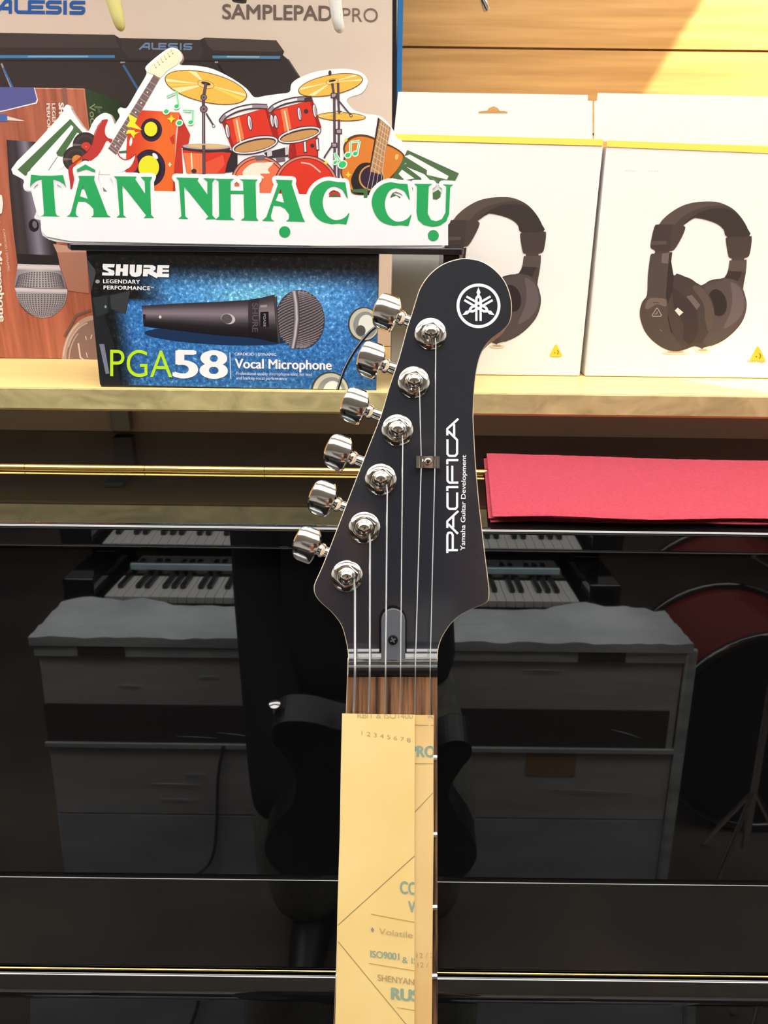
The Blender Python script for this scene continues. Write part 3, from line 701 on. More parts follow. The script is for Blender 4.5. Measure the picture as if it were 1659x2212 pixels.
def headphones(P, dx, dy, clipq=None):
    m = lambda p: [(x + dx, y + dy) for x, y in R8(p)]
    for c, rx, yy in ((470, 175, 2032), (820, 95, 2008)):
        P.poly(m(ell(c, yy, rx, 24)), (246, 232, 208)); P.poly(m(ell(c, yy - 8, rx * .6, 13)), (206, 180, 150))
    P.poly(m(smooth(OUT, 3)), (84, 73, 68), holes=[m(smooth(HOLE, 2))])
    P.poly(m(smooth([(578, 392), (720, 300), (880, 330), (1010, 380), (1090, 450), (1140, 545), (1420, 530), (1390, 430), (1300, 290), (1190, 200), (1060, 180), (900, 188), (760, 240), (640, 320)], 3)), (68, 59, 55))
    P.poly(m([(262, 383), (300, 330), (400, 240), (550, 150), (700, 105), (880, 90), (1040, 105), (1150, 150), (1000, 140), (850, 160), (700, 205), (560, 290), (460, 390)]), (98, 86, 78))
    P.poly(m([(190, 450), (215, 390), (430, 385), (420, 470), (400, 720), (207, 718), (150, 680), (165, 560)]), (76, 66, 62)); P.poly(m([(155, 600), (360, 600), (350, 640), (152, 650)]), (98, 88, 84))
    P.poly(m([(1120, 560), (1150, 545), (1440, 545), (1445, 650), (1415, 790), (1155, 805), (1125, 650)]), (80, 70, 66))
    P.poly(m([(1165, 850), (1380, 845), (1372, 1000), (1150, 985)]), (98, 86, 82)); P.poly(m([(1150, 985), (1330, 990), (1270, 1120), (1105, 1075)]), (64, 56, 54))
    P.poly(m([(155, 770), (400, 745), (380, 900), (345, 1330), (110, 1300), (120, 1060)]), (88, 78, 76)); P.poly(m([(300, 760), (395, 745), (375, 890), (290, 880)]), (122, 110, 106))
    P.poly(m([(400, 745), (430, 745), (415, 860), (445, 1035), (450, 1200), (360, 1430), (345, 1300), (380, 900)]), (62, 54, 53))
    P.poly(m(smooth([(845, 1190), (960, 1120), (1100, 1080), (1250, 1110), (1345, 1230), (1380, 1400), (1350, 1560), (1250, 1720), (1060, 1880), (880, 1950), (800, 1800), (900, 1500)], 3)), (92, 82, 82))
    P.poly(m(smooth([(1180, 1130), (1290, 1190), (1350, 1330), (1345, 1500), (1240, 1640), (1090, 1720), (1180, 1500), (1200, 1300)], 3)), (112, 100, 104))
    P.poly(m(ell(1010, 1390, 118, 175, -14)), (56, 47, 48))
    P.poly(m(smooth([(450, 1050), (600, 1060), (760, 1160), (900, 1290), (965, 1450), (960, 1620), (880, 1800), (760, 1920), (600, 1800), (460, 1500)], 3)), (78, 68, 66))
    P.poly(m(smooth([(690, 1200), (760, 1170), (860, 1250), (950, 1430), (965, 1600), (900, 1770), (850, 1600), (830, 1400)], 3)), (98, 86, 82))
    P.poly(m(smooth([(440, 1230), (560, 1290), (700, 1420), (760, 1600), (740, 1800), (640, 1930), (500, 1700)], 3)), (70, 60, 60))
    P.poly(m([(610, 1310), (680, 1290), (790, 1420), (745, 1480)]), (118, 106, 104))
    P.poly(m(smooth([(20, 1500), (110, 1300), (230, 1320), (350, 1330), (380, 1500), (430, 1780), (560, 1960), (470, 2008), (330, 1975), (180, 1870), (85, 1755), (28, 1620)], 3)), (90, 78, 73))
    P.poly(m(smooth([(80, 1450), (130, 1340), (250, 1330), (345, 1350), (345, 1440), (230, 1410), (130, 1470)], 3)), (122, 108, 102))
    P.poly(m(smooth([(390, 1440), (480, 1510), (560, 1640), (570, 1800), (500, 1900), (430, 1760), (370, 1560)], 3)), (82, 71, 68)); P.many([m(p) for p in stroke([(370, 1560), (400, 1700), (420, 1780)], 10)], (48, 40, 40))
    P.poly(m([(462, 1490), (500, 1455), (570, 1515), (520, 1560)]), (240, 236, 232))
    P.many([m(p) for p in stroke([(228, 1462), (170, 1550), (178, 1565), (282, 1565), (292, 1552), (240, 1462)], 9, True)], (190, 178, 172)); P.many([m(p) for p in stroke([(200, 1540), (235, 1530), (235, 1500)], 8)], (180, 168, 162))
    P.many([m(p) for p in stroke([(182, 1392), (220, 1384), (260, 1394)], 7)], (56, 46, 44)); P.many([m(p) for p in stroke([(270, 1740), (300, 1755)], 6)], (160, 146, 138))
def headphone_carton(TLx, face, flap, lbl, art, extra):
    P4 = on_shelf(quad(HP, face)); base = (P4[2] + P4[3]) / 2 + Vector((0, .045, 0))
    b = MB(); b.prism(P4, (0, .09, 0)); o = b.build('headphone_carton', [M['white_card_t'] if 'white_card_t' in M else M['white_box']], None, base, bevel=.0012)
    tagit(o, lbl, 'box', 'white headphone cartons')
    # hang tab: upper flap standing above the carton, with the yellow band across the fold
    fl = [HP.at(x, y, -.0005) for x, y in flap['out']]
    fb = MB(); loops = [[Vector((v.x, v.z, 0)) for v in fl]]
    if flap.get('slot'):
        sl = [HP.at(x, y, -.0005) for x, y in flap['slot']]; loops.append([Vector((v.x, v.z, 0)) for v in sl]); allv = fl + sl
    else: sl = []; allv = fl
    tri = tessellate_polygon(loops); n = len(allv); V = allv + [v + Vector((0, .0012, 0)) for v in allv]
    F = [tuple(t) for t in tri] + [tuple(i + n for i in t[::-1]) for t in tri]
    for i in range(len(fl)): j = (i + 1) % len(fl); F.append((i, j, n + j, n + i))
    for i in range(len(sl)): j = (i + 1) % len(sl); a = len(fl); F.append((a + i, a + j, n + a + j, n + a + i))
    fb.add(V, F); fb.build('hang_tab', M['white_box'], o)
    bd = MB(); bd.prism([HP.at(x, y, .0005) for x, y in flap['band']], (0, .0009, 0)); bd.build('yellow_band', M['yellow_band'], o)
    q = Print(HP.at, k=.8, start=.0003); art(q); q.build('front_print', o)
    return o
def art_left(P):
    headphones(P, -444.5, -9.5); logo(P, 1201, 760, 26, (248, 226, 70), (170, 140, 40))
def art_right(P):
    headphones(P, 0, 0); logo(P, 1637, 768, 31, (242, 194, 62), (150, 110, 30))
    P.text('behringer', 1615, 783, 42, 6, (150, 145, 140), .01, .01)
    for xx in range(8): P.many(stroke([(1352 + xx * 6 + (25 if xx > 3 else 0), 368 + xx * .3), (1355 + xx * 6 + (25 if xx > 3 else 0), 368 + xx * .3)], 1.6), (225, 222, 218))
slot = Z([(630, 212), (628, 200), (650, 194), (690, 192), (705, 172), (735, 160), (765, 172), (780, 192), (815, 194), (836, 202), (832, 212)], 840, 180, .30749)
headphone_carton(850, [(850, 303), (1303, 314), (1253, 808), (843, 798)],
    {'out': [(860, 198.5), (1270, 205), (1270, 217.5), (1280, 218), (1280, 304), (850, 296)], 'slot': slot, 'band': [(851, 289), (1304, 301), (1302, 315), (850, 303)]},
    'white headphone carton whose front is partly hidden by the black guitar headstock', art_left, None)
headphone_carton(1310, [(1311, 315), (1790, 330), (1760, 815), (1264, 808.5)],
    {'out': [(1284, 218.5), (1290, 217.5), (1291.5, 200.5), (1800, 211), (1800, 318), (1284, 305)], 'band': [(1312, 303), (1790, 322), (1790, 336), (1311, 317)]},
    'white headphone carton at the right end of the shelf, fully seen headphones on its front', art_right, None)

# ================================================================== riser and shop sign
RZ = PG.at(575, 531.5).z; RT = .0050
xa, xb = SF.at(150, 535).x, SF.at(1003, 548).x
rs = empty('display_riser', ((xa + xb) / 2, .68, SHZ), 'low black acrylic riser carrying the shop sign over the blue carton', 'display riser')
RB = max(RZ - RT, P4[0].z * 0 + PG.at(500, 546).z + .0004)
xl_ = zpoint(104, 513, RZ).x
MB().prism([(xa, .647, RZ), (xb - .002, .647, RZ), (xb, .650, RZ), (xb, .7140, RZ), (xa - .018, .7140, RZ), (xa - .012, .672, RZ)], (0, 0, -(RZ - RB))).build('top_plate', M['riser'], rs, bevel=.0008)
MB().box((xb - .016, .652, SHZ + .0004), (xb - .003, .710, RB - .0002)).build('leg', M['riser'], rs, bevel=.0006)
MB().box((xa - .006, .7105, SHZ + .0004), (xa + .006, .7139, RB - .0002)).build('leg', M['riser'], rs, bevel=.0006)

SGY = .6555
SG = vplane(SGY)
sg_out = [(24.4, 365.4), (80, 305), (133, 246), (136, 236), (144, 226), (153, 231), (157, 242), (187, 283), (199, 267), (208, 254), (224, 244), (237, 247), (244, 258), (248, 268), (253, 261), (258.6, 250.5), (254, 239), (260, 232), (269, 234), (276.7, 229), (297, 194), (316.5, 160), (313.5, 148), (319.5, 138.6), (340, 121), (361.7, 105.5), (373.7, 102.5), (385, 107), (392, 117), (393.5, 128), (388.8, 140), (422, 141.7), (460, 149), (502.5, 170), (532, 190.8), (549, 209.8), (572, 207), (600, 203), (625, 199), (629, 182.4), (641.8, 170.5), (671, 158), (705, 150.7), (747, 148.6), (776.8, 155), (791.6, 167.6), (793.7, 182.4), (781, 201.4), (755.7, 209.8), (749.4, 218.2), (755.7, 228.8), (768.4, 239.3), (789.5, 245.7), (819, 249.9), (836, 263), (850, 281), (856, 296), (868, 304), (874, 320), (930, 340), (991, 371), (986, 391), (980, 420), (979, 448), (968, 478), (957, 497), (956, 524), (952, 537.5), (700, 534), (400, 529), (152, 524.5), (98.5, 513), (89, 498), (86.8, 478), (74, 471), (77.8, 458.5), (80, 435), (78.7, 413), (67, 415), (54, 411.5), (49.7, 400.6), (50.6, 388)]
sg_out = smooth(sg_out, 3)
def sgp(x, y, off=0.0): return SG.at(x, y, off)
V = [sgp(x, y) for x, y in sg_out]
for v in V: v.z = max(v.z, RZ + .0002)
lowx = [i for i, (x, y) in enumerate(sg_out) if 523 < y]
for i in lowx: V[i].z = RZ + .0002
base = Vector((0, SGY, RZ)); base.x = SG.at(520, 530).x
me_b = MB(); tri = tessellate_polygon([[Vector((v.x, v.z, 0)) for v in V]]); n = len(V)
me_b.add(V + [v + Vector((0, .005, 0)) for v in V], [tuple(t) for t in tri] + [tuple(i + n for i in t[::-1]) for t in tri])
for i in range(n): me_b.f.append([i, (i + 1) % n, n + (i + 1) % n, n + i]); me_b.mi.append(1)
sign = me_b.build('shop_sign', [M['acrylic_white'], M['acrylic_edge']], None, base)
tagit(sign, 'white cut-out shop sign with drums and guitars and green lettering, on the black riser', 'sign')
A = Print(SG.at, k=.95, start=.0001, step=.0000006)
R1 = lambda p: Z(p, 0, 0, .30139); R2 = lambda p: Z(p, 300, 60, .42194); R5 = lambda p: Z(p, 840, 180, .30749); L4 = lambda p: Z(p, 20, 340, .31344); L5 = lambda p: Z(p, 500, 340, .31344)
OUTL = (74, 52, 56)
GK = (84, 116, 76)
# keyboard corner at the left
A.poly(R6([(210, 1030), (840, 425), (985, 585), (930, 650), (750, 900), (500, 1010), (300, 1105)]), GK)
A.poly(R6([(370, 1020), (850, 497), (876, 520), (872, 545), (670, 830), (690, 868), (745, 880), (800, 780), (920, 590), (945, 600), (900, 720), (760, 1000), (600, 1100), (330, 1110)]), (252, 252, 250))
A.many([R6(p) for p in stroke([(690, 872), (580, 1038)], 9)], (130, 126, 122))
# records
for (x, y, r, lr, lc, lx, ly) in ((1020, 735, 152, 56, (214, 66, 56), 1028, 757), (905, 905, 156, 60, (226, 142, 62), 920, 915)):
    A.poly(R6(ell(x, y, r)), (62, 52, 50)); A.poly(R6(ell(x, y, r * .8)), (76, 64, 61)); A.poly(R6(ell(x, y, r * .62)), (64, 54, 52))
    A.poly(R6([(x, y), (x - r * .96, y - .1 * r), (x - r * .97, y + .12 * r)]), (122, 108, 104)); A.poly(R6(ell(lx, ly, lr)), lc); A.poly(R6(ell(lx, ly, 5)), (240, 220, 210))
# loudspeaker
A.poly(R1([(1285, 806), (1320, 880), (1364, 965), (1352, 1030), (1302, 1060), (1312, 1240), (1256, 1385), (1230, 1385)]), (202, 58, 42))
A.poly(R1([(1020, 790), (1285, 806), (1265, 930), (1237, 1385), (1105, 1382), (1100, 1260), (900, 1260), (905, 1080), (918, 900), (960, 830)]), (240, 112, 48))
A.loft(R1([(1020, 790), (918, 900), (905, 1080), (900, 1260)]), R1([(1180, 799), (1140, 920), (1120, 1090), (1110, 1260)]), [(218, 66, 42), (226, 76, 44), (234, 92, 46), (240, 112, 48)])
A.poly(R1([(1215, 990), (1250, 960), (1252, 1030), (1235, 1035)]), (206, 62, 42))
for (x, y, a, b2, c, d) in ((1085, 931, 77, 84, 47, 52), (1070, 1205, 116, 134, 74, 84)):
    A.poly(R1(ell(x, y, a, b2)), (58, 38, 60)); A.poly(R1(ell(x + 4, y + 3, a * .72, b2 * .72)), (40, 26, 44)); A.poly(R1(ell(x - 4, y - 6, c, d)), (240, 234, 48))
A.poly(R1(ell(1112, 1118, 14, 26, -40)), (250, 250, 250)); A.poly(R1([(1217, 1160), (1223, 1173), (1232, 1178), (1223, 1184), (1217, 1197), (1211, 1184), (1203, 1178), (1211, 1173)]), (252, 240, 220))
# red electric guitar
body = [(1290, 435), (1225, 440), (1170, 510), (1130, 600), (1105, 720), (1040, 825), (950, 895), (860, 965), (815, 1025), (830, 1140), (850, 1275), (885, 1150), (870, 1040), (930, 940), (1010, 905), (1090, 925), (1180, 850), (1235, 760), (1272, 690), (1318, 715), (1345, 672), (1290, 650), (1255, 600), (1258, 520)]
A.poly(R6(smooth(body, 3)), (196, 62, 56)); A.many([R6(p) for p in stroke([(1225, 440), (1170, 510), (1130, 600), (1105, 720), (1040, 825), (950, 895), (860, 965)], 9)], (150, 44, 44)); A.many([R6(p) for p in stroke([(1216, 455), (1160, 540), (1128, 630)], 6)], (232, 130, 120))
A.poly(R6(smooth([(1280, 690), (1235, 765), (1180, 855), (1090, 928), (1030, 1000), (1200, 1090), (1480, 1050), (1580, 960), (1615, 850), (1570, 900), (1500, 920), (1430, 890), (1390, 800), (1320, 720)], 3)), (250, 250, 248))
A.many([R6(p) for p in stroke(smooth([(1392, 785), (1425, 870), (1490, 912), (1560, 890), (1622, 845)], 5, False), 15)], (196, 62, 56))
A.poly(R6(smooth([(1622, 845), (1612, 930), (1570, 990), (1485, 1048), (1610, 1052), (1650, 950)], 3)), (206, 60, 52))
A.poly(R6([(1420, 810), (1520, 800), (1520, 830), (1420, 835)]), GK)
neck = [(1100, 540), (1143, 566), (832, 1112), (775, 1065)]
A.poly(R1(neck), (128, 104, 102)); fr = []
for i in range(19):
    t = (1 - 2 ** (-i / 12.0)) / (1 - 2 ** (-19 / 12.0)); fr += stroke([(1100 - 325 * t, 540 + 525 * t), (1143 - 311 * t, 566 + 546 * t)], 3.2)
A.many([R1(p) for p in fr], (206, 190, 186))
dt = []
for i in (3, 5, 7, 9, 12, 15, 17):
    t = (1 - 2 ** (-(i - .5) / 12.0)) / (1 - 2 ** (-19 / 12.0)); dt.append(ell(1121 - 318 * t, 553 + 536 * t, 6, n=10))
A.many([R1(p) for p in dt], (246, 236, 230)); A.many([R1(p) for p in stroke([(1098, 536), (1146, 563)], 7)], (150, 84, 60))
A.poly(R1(smooth([(1052, 500), (1130, 425), (1205, 360), (1250, 350), (1285, 378), (1296, 425), (1270, 462), (1200, 505), (1150, 556), (1098, 532), (1062, 520)], 3)), (250, 242, 206))
A.many([R1(p) for i in range(6) for p in stroke([(1105 + 24 * i, 458 - 20 * i), (1112 + 24 * i, 476 - 20 * i)], 4) + [ell(1118 + 24 * i, 484 - 20 * i, 6, n=8)]], (186, 172, 150))
# lightning
A.poly(R1([(918, 812), (984, 850), (968, 884), (1018, 932), (905, 905), (930, 868)]), (250, 238, 60)); A.poly(R1([(916, 930), (962, 932), (968, 948), (1000, 945), (965, 966), (960, 992), (935, 955), (902, 960)]), (250, 238, 60)); A.poly(R1(ell(938, 1015, 10, 32, 8)), (252, 246, 240))
# cymbals
def cymbal(cx, cy, rx, ry, rot, hub, rays):
    A.poly(R2(ell(cx, cy, rx + 3, ry + 3, rot)), (120, 82, 50)); A.poly(R2(ell(cx, cy, rx - 1, ry - 1, rot)), (240, 190, 84)); r = math.radians(rot)
    for a, wd, c in rays:
        p = [(cx + (hub[0] - cx) * 1, hub[1])]
        for q in (a - wd, a + wd):
            x, y = (rx - 4) * math.cos(q), (ry - 4) * math.sin(q); p.append((cx + x * math.cos(r) - y * math.sin(r), cy + x * math.sin(r) + y * math.cos(r)))
        A.poly(R2(p), c)
    A.poly(R2(ell(hub[0], hub[1], hub[2] + 2, hub[3] + 2, rot)), (120, 82, 50)); A.poly(R2(ell(hub[0], hub[1], hub[2], hub[3], rot)), (244, 204, 116)); A.poly(R2(ell(hub[0], hub[1] - 5, hub[2] * .6, hub[3] * .45, rot)), (64, 46, 48))
WR = (254, 236, 176); YR = (250, 214, 90)
cymbal(343, 305, 213, 74, 13, (343, 290, 42, 19), [(-2.0, .10, WR), (-.10, .09, WR), (.25, .13, YR), (2.35, .14, WR), (3.0, .10, WR), (2.7, .07, YR)])
cymbal(981, 293, 166, 50, -11, (990, 276, 31, 13), [(-.55, .11, WR), (.12, .09, WR), (2.3, .13, WR), (3.35, .12, WR)])
ST = (98, 78, 90)
def rods(l, w, c=ST):
    A.many([R2(p) for p in stroke(l, w + 4)], OUTL); A.many([R2(p) for p in stroke(l, w)], c)
rods([(344, 282), (332, 350)], 12); rods([(330, 350), (333, 760)], 12); A.many([R2(p) for p in stroke([(330, 400), (332, 760)], 3)], (168, 150, 160))
for y, r in ((356, 17), (416, 20)): A.poly(R2(ell(332, y, r)), OUTL); A.poly(R2(ell(332, y, r - 4)), (132, 112, 122)); A.poly(R2(ell(332, y, 5)), OUTL)
rods([(344, 438), (382, 500)], 5); A.poly(R2(ell(383, 503, 8)), OUTL); A.poly(R2(ell(383, 503, 5)), (250, 246, 244))
A.poly(R2(ell(978, 232, 8, 14)), OUTL)
# small hi-hat
cymbal(1038, 455, 121, 20, 2, (1026, 434, 20, 8), [(-.25, .10, WR), (2.9, .10, WR)])
rods([(990, 284), (998, 345)], 9); rods([(1000, 345), (1003, 780)], 9); rods([(1020, 282), (1022, 400), (1026, 440)], 8); rods([(1024, 470), (1022, 780)], 8)
for x, y in ((998, 346), (1000, 600), (1024, 530)): A.poly(R2([(x - 16, y - 12), (x + 16, y - 12), (x + 16, y + 14), (x - 16, y + 14)]), OUTL); A.poly(R2([(x - 11, y - 8), (x + 11, y - 8), (x + 11, y + 9), (x - 11, y + 9)]), (176, 158, 168))
rods([(1004, 350), (1085, 448)], 4); A.poly(R2(ell(1086, 450, 8)), OUTL); A.poly(R2(ell(1086, 450, 4)), (250, 246, 244)); rods([(990, 600), (950, 662)], 4); A.poly(R2(ell(950, 664, 5)), OUTL)
# drums
RED = (222, 58, 42); DRED = (168, 40, 34); ORG = (244, 128, 76)
A.poly(R2([(440, 615), (505, 640), (505, 735), (440, 742)]), (52, 44, 50))
A.poly(R2([(222, 622), (472, 640), (452, 690), (440, 745), (244, 745)]), RED); A.poly(R2([(228, 640), (330, 645), (330, 745), (246, 745)]), ORG); A.poly(R2([(340, 690), (430, 650), (440, 700), (400, 745), (345, 745)]), (236, 88, 60)); A.many([R2(p) for p in stroke([(268, 640), (274, 745)], 7)], (254, 236, 196))
A.poly(R2(ell(345, 616, 124, 20, 1)), OUTL); A.poly(R2(ell(345, 608, 122, 15, 1)), (190, 172, 176)); A.poly(R2(ell(352, 606, 104, 10, 1)), (230, 190, 130)); A.many([R2(p) for p in stroke([(224, 622), (340, 636), (470, 630)], 8)], (60, 50, 56)); A.poly(R2(ell(282, 734, 14, 12)), OUTL)
rods([(332, 600), (333, 760)], 12)
A.poly(R2([(770, 600), (800, 575), (915, 555), (918, 668), (860, 690), (765, 668)]), DRED); A.poly(R2([(800, 590), (905, 566), (910, 655), (810, 665)]), RED)
for x, y in ((850, 612), (912, 600)): A.poly(R2([(x - 10, y - 34), (x + 8, y - 36), (x + 12, y + 28), (x - 6, y + 30)]), OUTL); A.poly(R2([(x - 6, y - 28), (x + 4, y - 30), (x + 8, y + 22), (x - 2, y + 24)]), (236, 228, 230))
A.poly(R2(ell(888, 604, 11)), OUTL)
for cx, cy, r, c in ((615, 800, 142, (240, 120, 80)), (855, 818, 162, (226, 60, 42))):
    A.poly(R2(ell(cx, cy, r + 5, r + 5)), OUTL); A.poly(R2(ell(cx, cy, r)), (228, 130, 110)); A.poly(R2(ell(cx, cy, r - 10)), OUTL); A.poly(R2(ell(cx, cy, r - 14)), c)
A.poly(R2(smooth([(530, 740), (580, 695), (640, 690), (690, 690), (660, 725), (670, 745), (620, 748), (640, 770), (560, 770)], 3)), (254, 236, 214))
A.many([R2(p) for p in stroke(smooth([(830, 690), (880, 700), (930, 740)], 5, False), 7)], (250, 200, 186))
A.poly(R2([(590, 655), (640, 650), (650, 678), (600, 682)]), (120, 104, 112)); A.poly(R2([(700, 660), (745, 655), (750, 682), (705, 688)]), (120, 104, 112)); A.poly(R2([(640, 640), (760, 610), (765, 660), (660, 668)]), (66, 54, 62)); A.poly(R2([(655, 622), (680, 618), (682, 655), (658, 660)]), (214, 204, 210)); A.poly(R2([(748, 612), (765, 608), (766, 648), (750, 652)]), (214, 204, 210))
def tom(bd, rimp, hc, lugs, hi):
    A.poly(R2(bd), DRED); cx = sum(p[0] for p in bd) / 4; cy = sum(p[1] for p in bd) / 4
    A.poly(R2([(cx + (x - cx) * .84, cy + (y - cy) * .96) for x, y in bd]), RED); A.poly(R2(hi), ORG)
    A.poly(R2(ell(*hc[:2], hc[2] + 6, hc[3] + 8, hc[4])), OUTL); A.poly(R2(ell(hc[0], hc[1], hc[2] + 2, hc[3] + 3, hc[4])), (236, 226, 230)); A.poly(R2(ell(hc[0], hc[1] + 1, hc[2] - 6, hc[3] - 5, hc[4])), OUTL); A.poly(R2(ell(hc[0], hc[1] + 4, hc[2] - 12, hc[3] - 11, hc[4])), (206, 154, 96))
    A.many([R2(p) for p in stroke(smooth(rimp, 5, False), 28)], OUTL); A.many([R2(p) for p in stroke(smooth(rimp, 5, False), 16)], (160, 142, 150)); A.many([R2(p) for p in stroke(smooth(rimp[1:4], 5, False), 12)], (246, 242, 244))
    for x, y, s in lugs: A.poly(R2(ell(x, y, 13 * s, 42 * s, -8)), OUTL); A.poly(R2(ell(x, y, 9 * s, 36 * s, -8)), (236, 230, 234)); A.poly(R2(ell(x + 3, y + 4, 4 * s, 28 * s, -8)), (170, 152, 160))
tom([(670, 425), (890, 368), (935, 512), (705, 585)], [(668, 428), (690, 405), (740, 382), (810, 366), (885, 364)], (822, 548, 108, 32, -13), [(822, 440, .9), (702, 480, .9), (900, 425, .9)], [(725, 420), (760, 408), (785, 535), (748, 545)])
A.poly(R2([(845, 362), (880, 348), (890, 372), (850, 382)]), OUTL); A.poly(R2(ell(856, 428, 12)), OUTL)
tom([(422, 476), (658, 408), (712, 570), (478, 628)], [(420, 478), (445, 448), (505, 418), (580, 402), (656, 404)], (594, 600, 116, 36, -12), [(568, 486, 1), (454, 528, .95), (682, 476, .85)], [(480, 470), (515, 455), (545, 590), (505, 600)])
A.many([R2(p) for p in stroke([(500, 470), (522, 590)], 7) + stroke([(745, 424), (768, 540)], 7)], (254, 230, 196))
# acoustic guitar
A.poly(R2(smooth([(1040, 770), (1032, 720), (1050, 660), (1046, 610), (1070, 566), (1120, 546), (1180, 552), (1240, 580), (1300, 606), (1345, 635), (1362, 665), (1340, 715), (1300, 765), (1200, 850), (1100, 850)], 4)), (108, 66, 36)); A.poly(R2(smooth([(1048, 770), (1042, 720), (1060, 660), (1056, 612), (1080, 576), (1126, 558), (1180, 564), (1240, 592), (1296, 614), (1338, 640), (1352, 666), (1332, 710), (1294, 757), (1200, 840), (1104, 840)], 4)), (226, 134, 58))
A.poly(R2(smooth([(1330, 650), (1322, 675), (1312, 670), (1314, 650)], 3)), (250, 196, 130))
A.poly(R2(smooth([(1086, 790), (1100, 740), (1130, 700), (1170, 690), (1210, 705), (1240, 740), (1250, 800), (1230, 850), (1120, 850)], 3)), (50, 46, 44))
A.poly(R2(ell(1192, 768, 66)), (214, 156, 84)); A.poly(R2(ell(1192, 768, 58)), (62, 46, 66))
A.poly(R2([(1224, 458), (1236, 470), (1196, 738), (1178, 732), (1208, 560)]), (70, 50, 44)); A.poly(R2([(1234, 466), (1290, 512), (1238, 752), (1184, 735)]), (190, 140, 88))
A.many([R2(p) for i in range(9) for p in stroke([(1232 - 5.4 * i, 490 + 28 * i), (1284 - 6 * i, 528 + 27 * i)], 3)], (232, 200, 150)); A.many([R2(p) for i in range(4) for p in stroke([(1244 + 11 * i, 478 + 9 * i), (1168 + 22 * i, 830)], 2.2)], (216, 206, 210))
# keyboard corner at the right
A.poly(R5([(130, 468), (492, 632), (462, 690), (380, 700), (20, 672), (70, 590), (105, 520)]), GK)
for q in ([(148, 500), (420, 652), (408, 676), (265, 642), (268, 610), (110, 512)], [(118, 560), (250, 640), (300, 690), (230, 680), (225, 664), (105, 572)], [(92, 606), (180, 668), (110, 680), (68, 636)]): A.poly(R5(q), (252, 252, 250))
A.poly(R5([(95, 575), (130, 560), (268, 612), (258, 642)]), GK); A.many([R5(p) for p in stroke([(262, 640), (345, 694)], 5)], (120, 140, 116))
# notes and sparks
NG = (60, 206, 122); NL = (176, 240, 196)
def note(heads, beam, w=7):
    polys = [p for a, b2 in beam for p in stroke([a, b2], w)]
    hs = [ell(x, y, r, r * .82, -25, 16) for x, y, r in heads]
    A.many([R2(p) for p in [ell(x, y, r + 6, r * .82 + 6, -25, 16) for x, y, r in heads] + [p for a, b2 in beam for p in stroke([a, b2], w + 8)]], (240, 252, 238)); A.many([R2(p) for p in polys], (120, 226, 160)); A.many([R2(p) for p in hs], NG)
note([(140, 428, 13), (193, 402, 12)], [((143, 352), (194, 330)), ((194, 330), (203, 398))]); note([(207, 487, 14), (265, 484, 12)], [((224, 422), (282, 426)), ((276, 430), (276, 484))])
note([(1070, 652, 14), (1108, 644, 12)], [((1082, 650), (1084, 586)), ((1118, 640), (1130, 580)), ((1084, 586), (1130, 580))], 5); note([(1042, 700, 20), (1004, 690, 9)], [((1004, 640), (1012, 690)), ((1004, 640), (1034, 690))], 6)
for x, y, s in ((166, 466, 22), (1060, 575, 12), (958, 690, 14), (1072, 752, 16)): A.poly(R2([(x, y - s), (x + s * .35, y - s * .3), (x + s, y), (x + s * .35, y + s * .35), (x, y + s), (x - s * .35, y + s * .3), (x - s, y), (x - s * .35, y - s * .3)]), (252, 226, 70))
# lettering with its white border
GL = (48, 172, 98)
N1 = [(720, 130), (878, 132), (868, 150), (936, 250), (934, 165), (905, 134), (985, 134), (970, 165), (978, 395), (1000, 418), (925, 418), (943, 400), (778, 190), (788, 398), (808, 415), (738, 415), (760, 395), (740, 150)]
letters = [R6([(370, 1090), (480, 1103), (620, 1103), (752, 1095), (790, 1250), (760, 1200), (700, 1160), (632, 1143), (665, 1550), (680, 1578), (722, 1592), (482, 1588), (518, 1575), (525, 1550), (495, 1140), (430, 1160), (385, 1195), (358, 1240)]),
           R6([(915, 1030), (1020, 968), (1140, 1035), (1135, 1060), (1025, 1022), (920, 1058)]),
           R6([(935, 1105), (1132, 1105), (1122, 1150), (1265, 1520), (1285, 1570), (1325, 1600), (1085, 1598), (1112, 1580), (1118, 1555), (1115, 1500), (1070, 1450), (1020, 1415), (935, 1412), (910, 1500), (905, 1550), (915, 1580), (945, 1597), (795, 1592), (830, 1570), (850, 1530), (948, 1150)]),
           L4(N1),
           L4([(1148, 138), (1306, 142), (1297, 160), (1365, 255), (1365, 165), (1335, 143), (1420, 146), (1398, 170), (1400, 400), (1425, 425), (1350, 428), (1372, 408), (1205, 200), (1213, 405), (1235, 425), (1165, 422), (1186, 405), (1168, 160)]),
           L4([(1416, 147), (1550, 148), (1525, 165), (1527, 412), (1556, 432), (1420, 430), (1446, 405), (1443, 165)]),
           [(496, 411.5), (527, 412), (527, 419), (496, 419)],
           L5([(55, 150), (182, 152), (165, 168), (172, 415), (187, 437), (63, 433), (88, 415), (80, 165)]),
           L5([(305, 153), (420, 157), (415, 185), (490, 410), (507, 444), (375, 440), (395, 425), (397, 395), (370, 355), (335, 335), (290, 333), (272, 400), (275, 425), (297, 440), (210, 437), (240, 410), (320, 185)])]
Cc = [(785, 172), (803, 285), (790, 270), (765, 225), (730, 205), (695, 200), (655, 225), (630, 290), (635, 350), (660, 400), (705, 430), (750, 428), (785, 410), (813, 383), (792, 462), (740, 455), (690, 460), (620, 440), (570, 395), (540, 320), (545, 255), (575, 205), (620, 172), (670, 160), (730, 170)]
Cc = smooth(Cc[1:15], 4, False) + Cc[15:16] + smooth(Cc[16:], 4, False) + [Cc[0]]
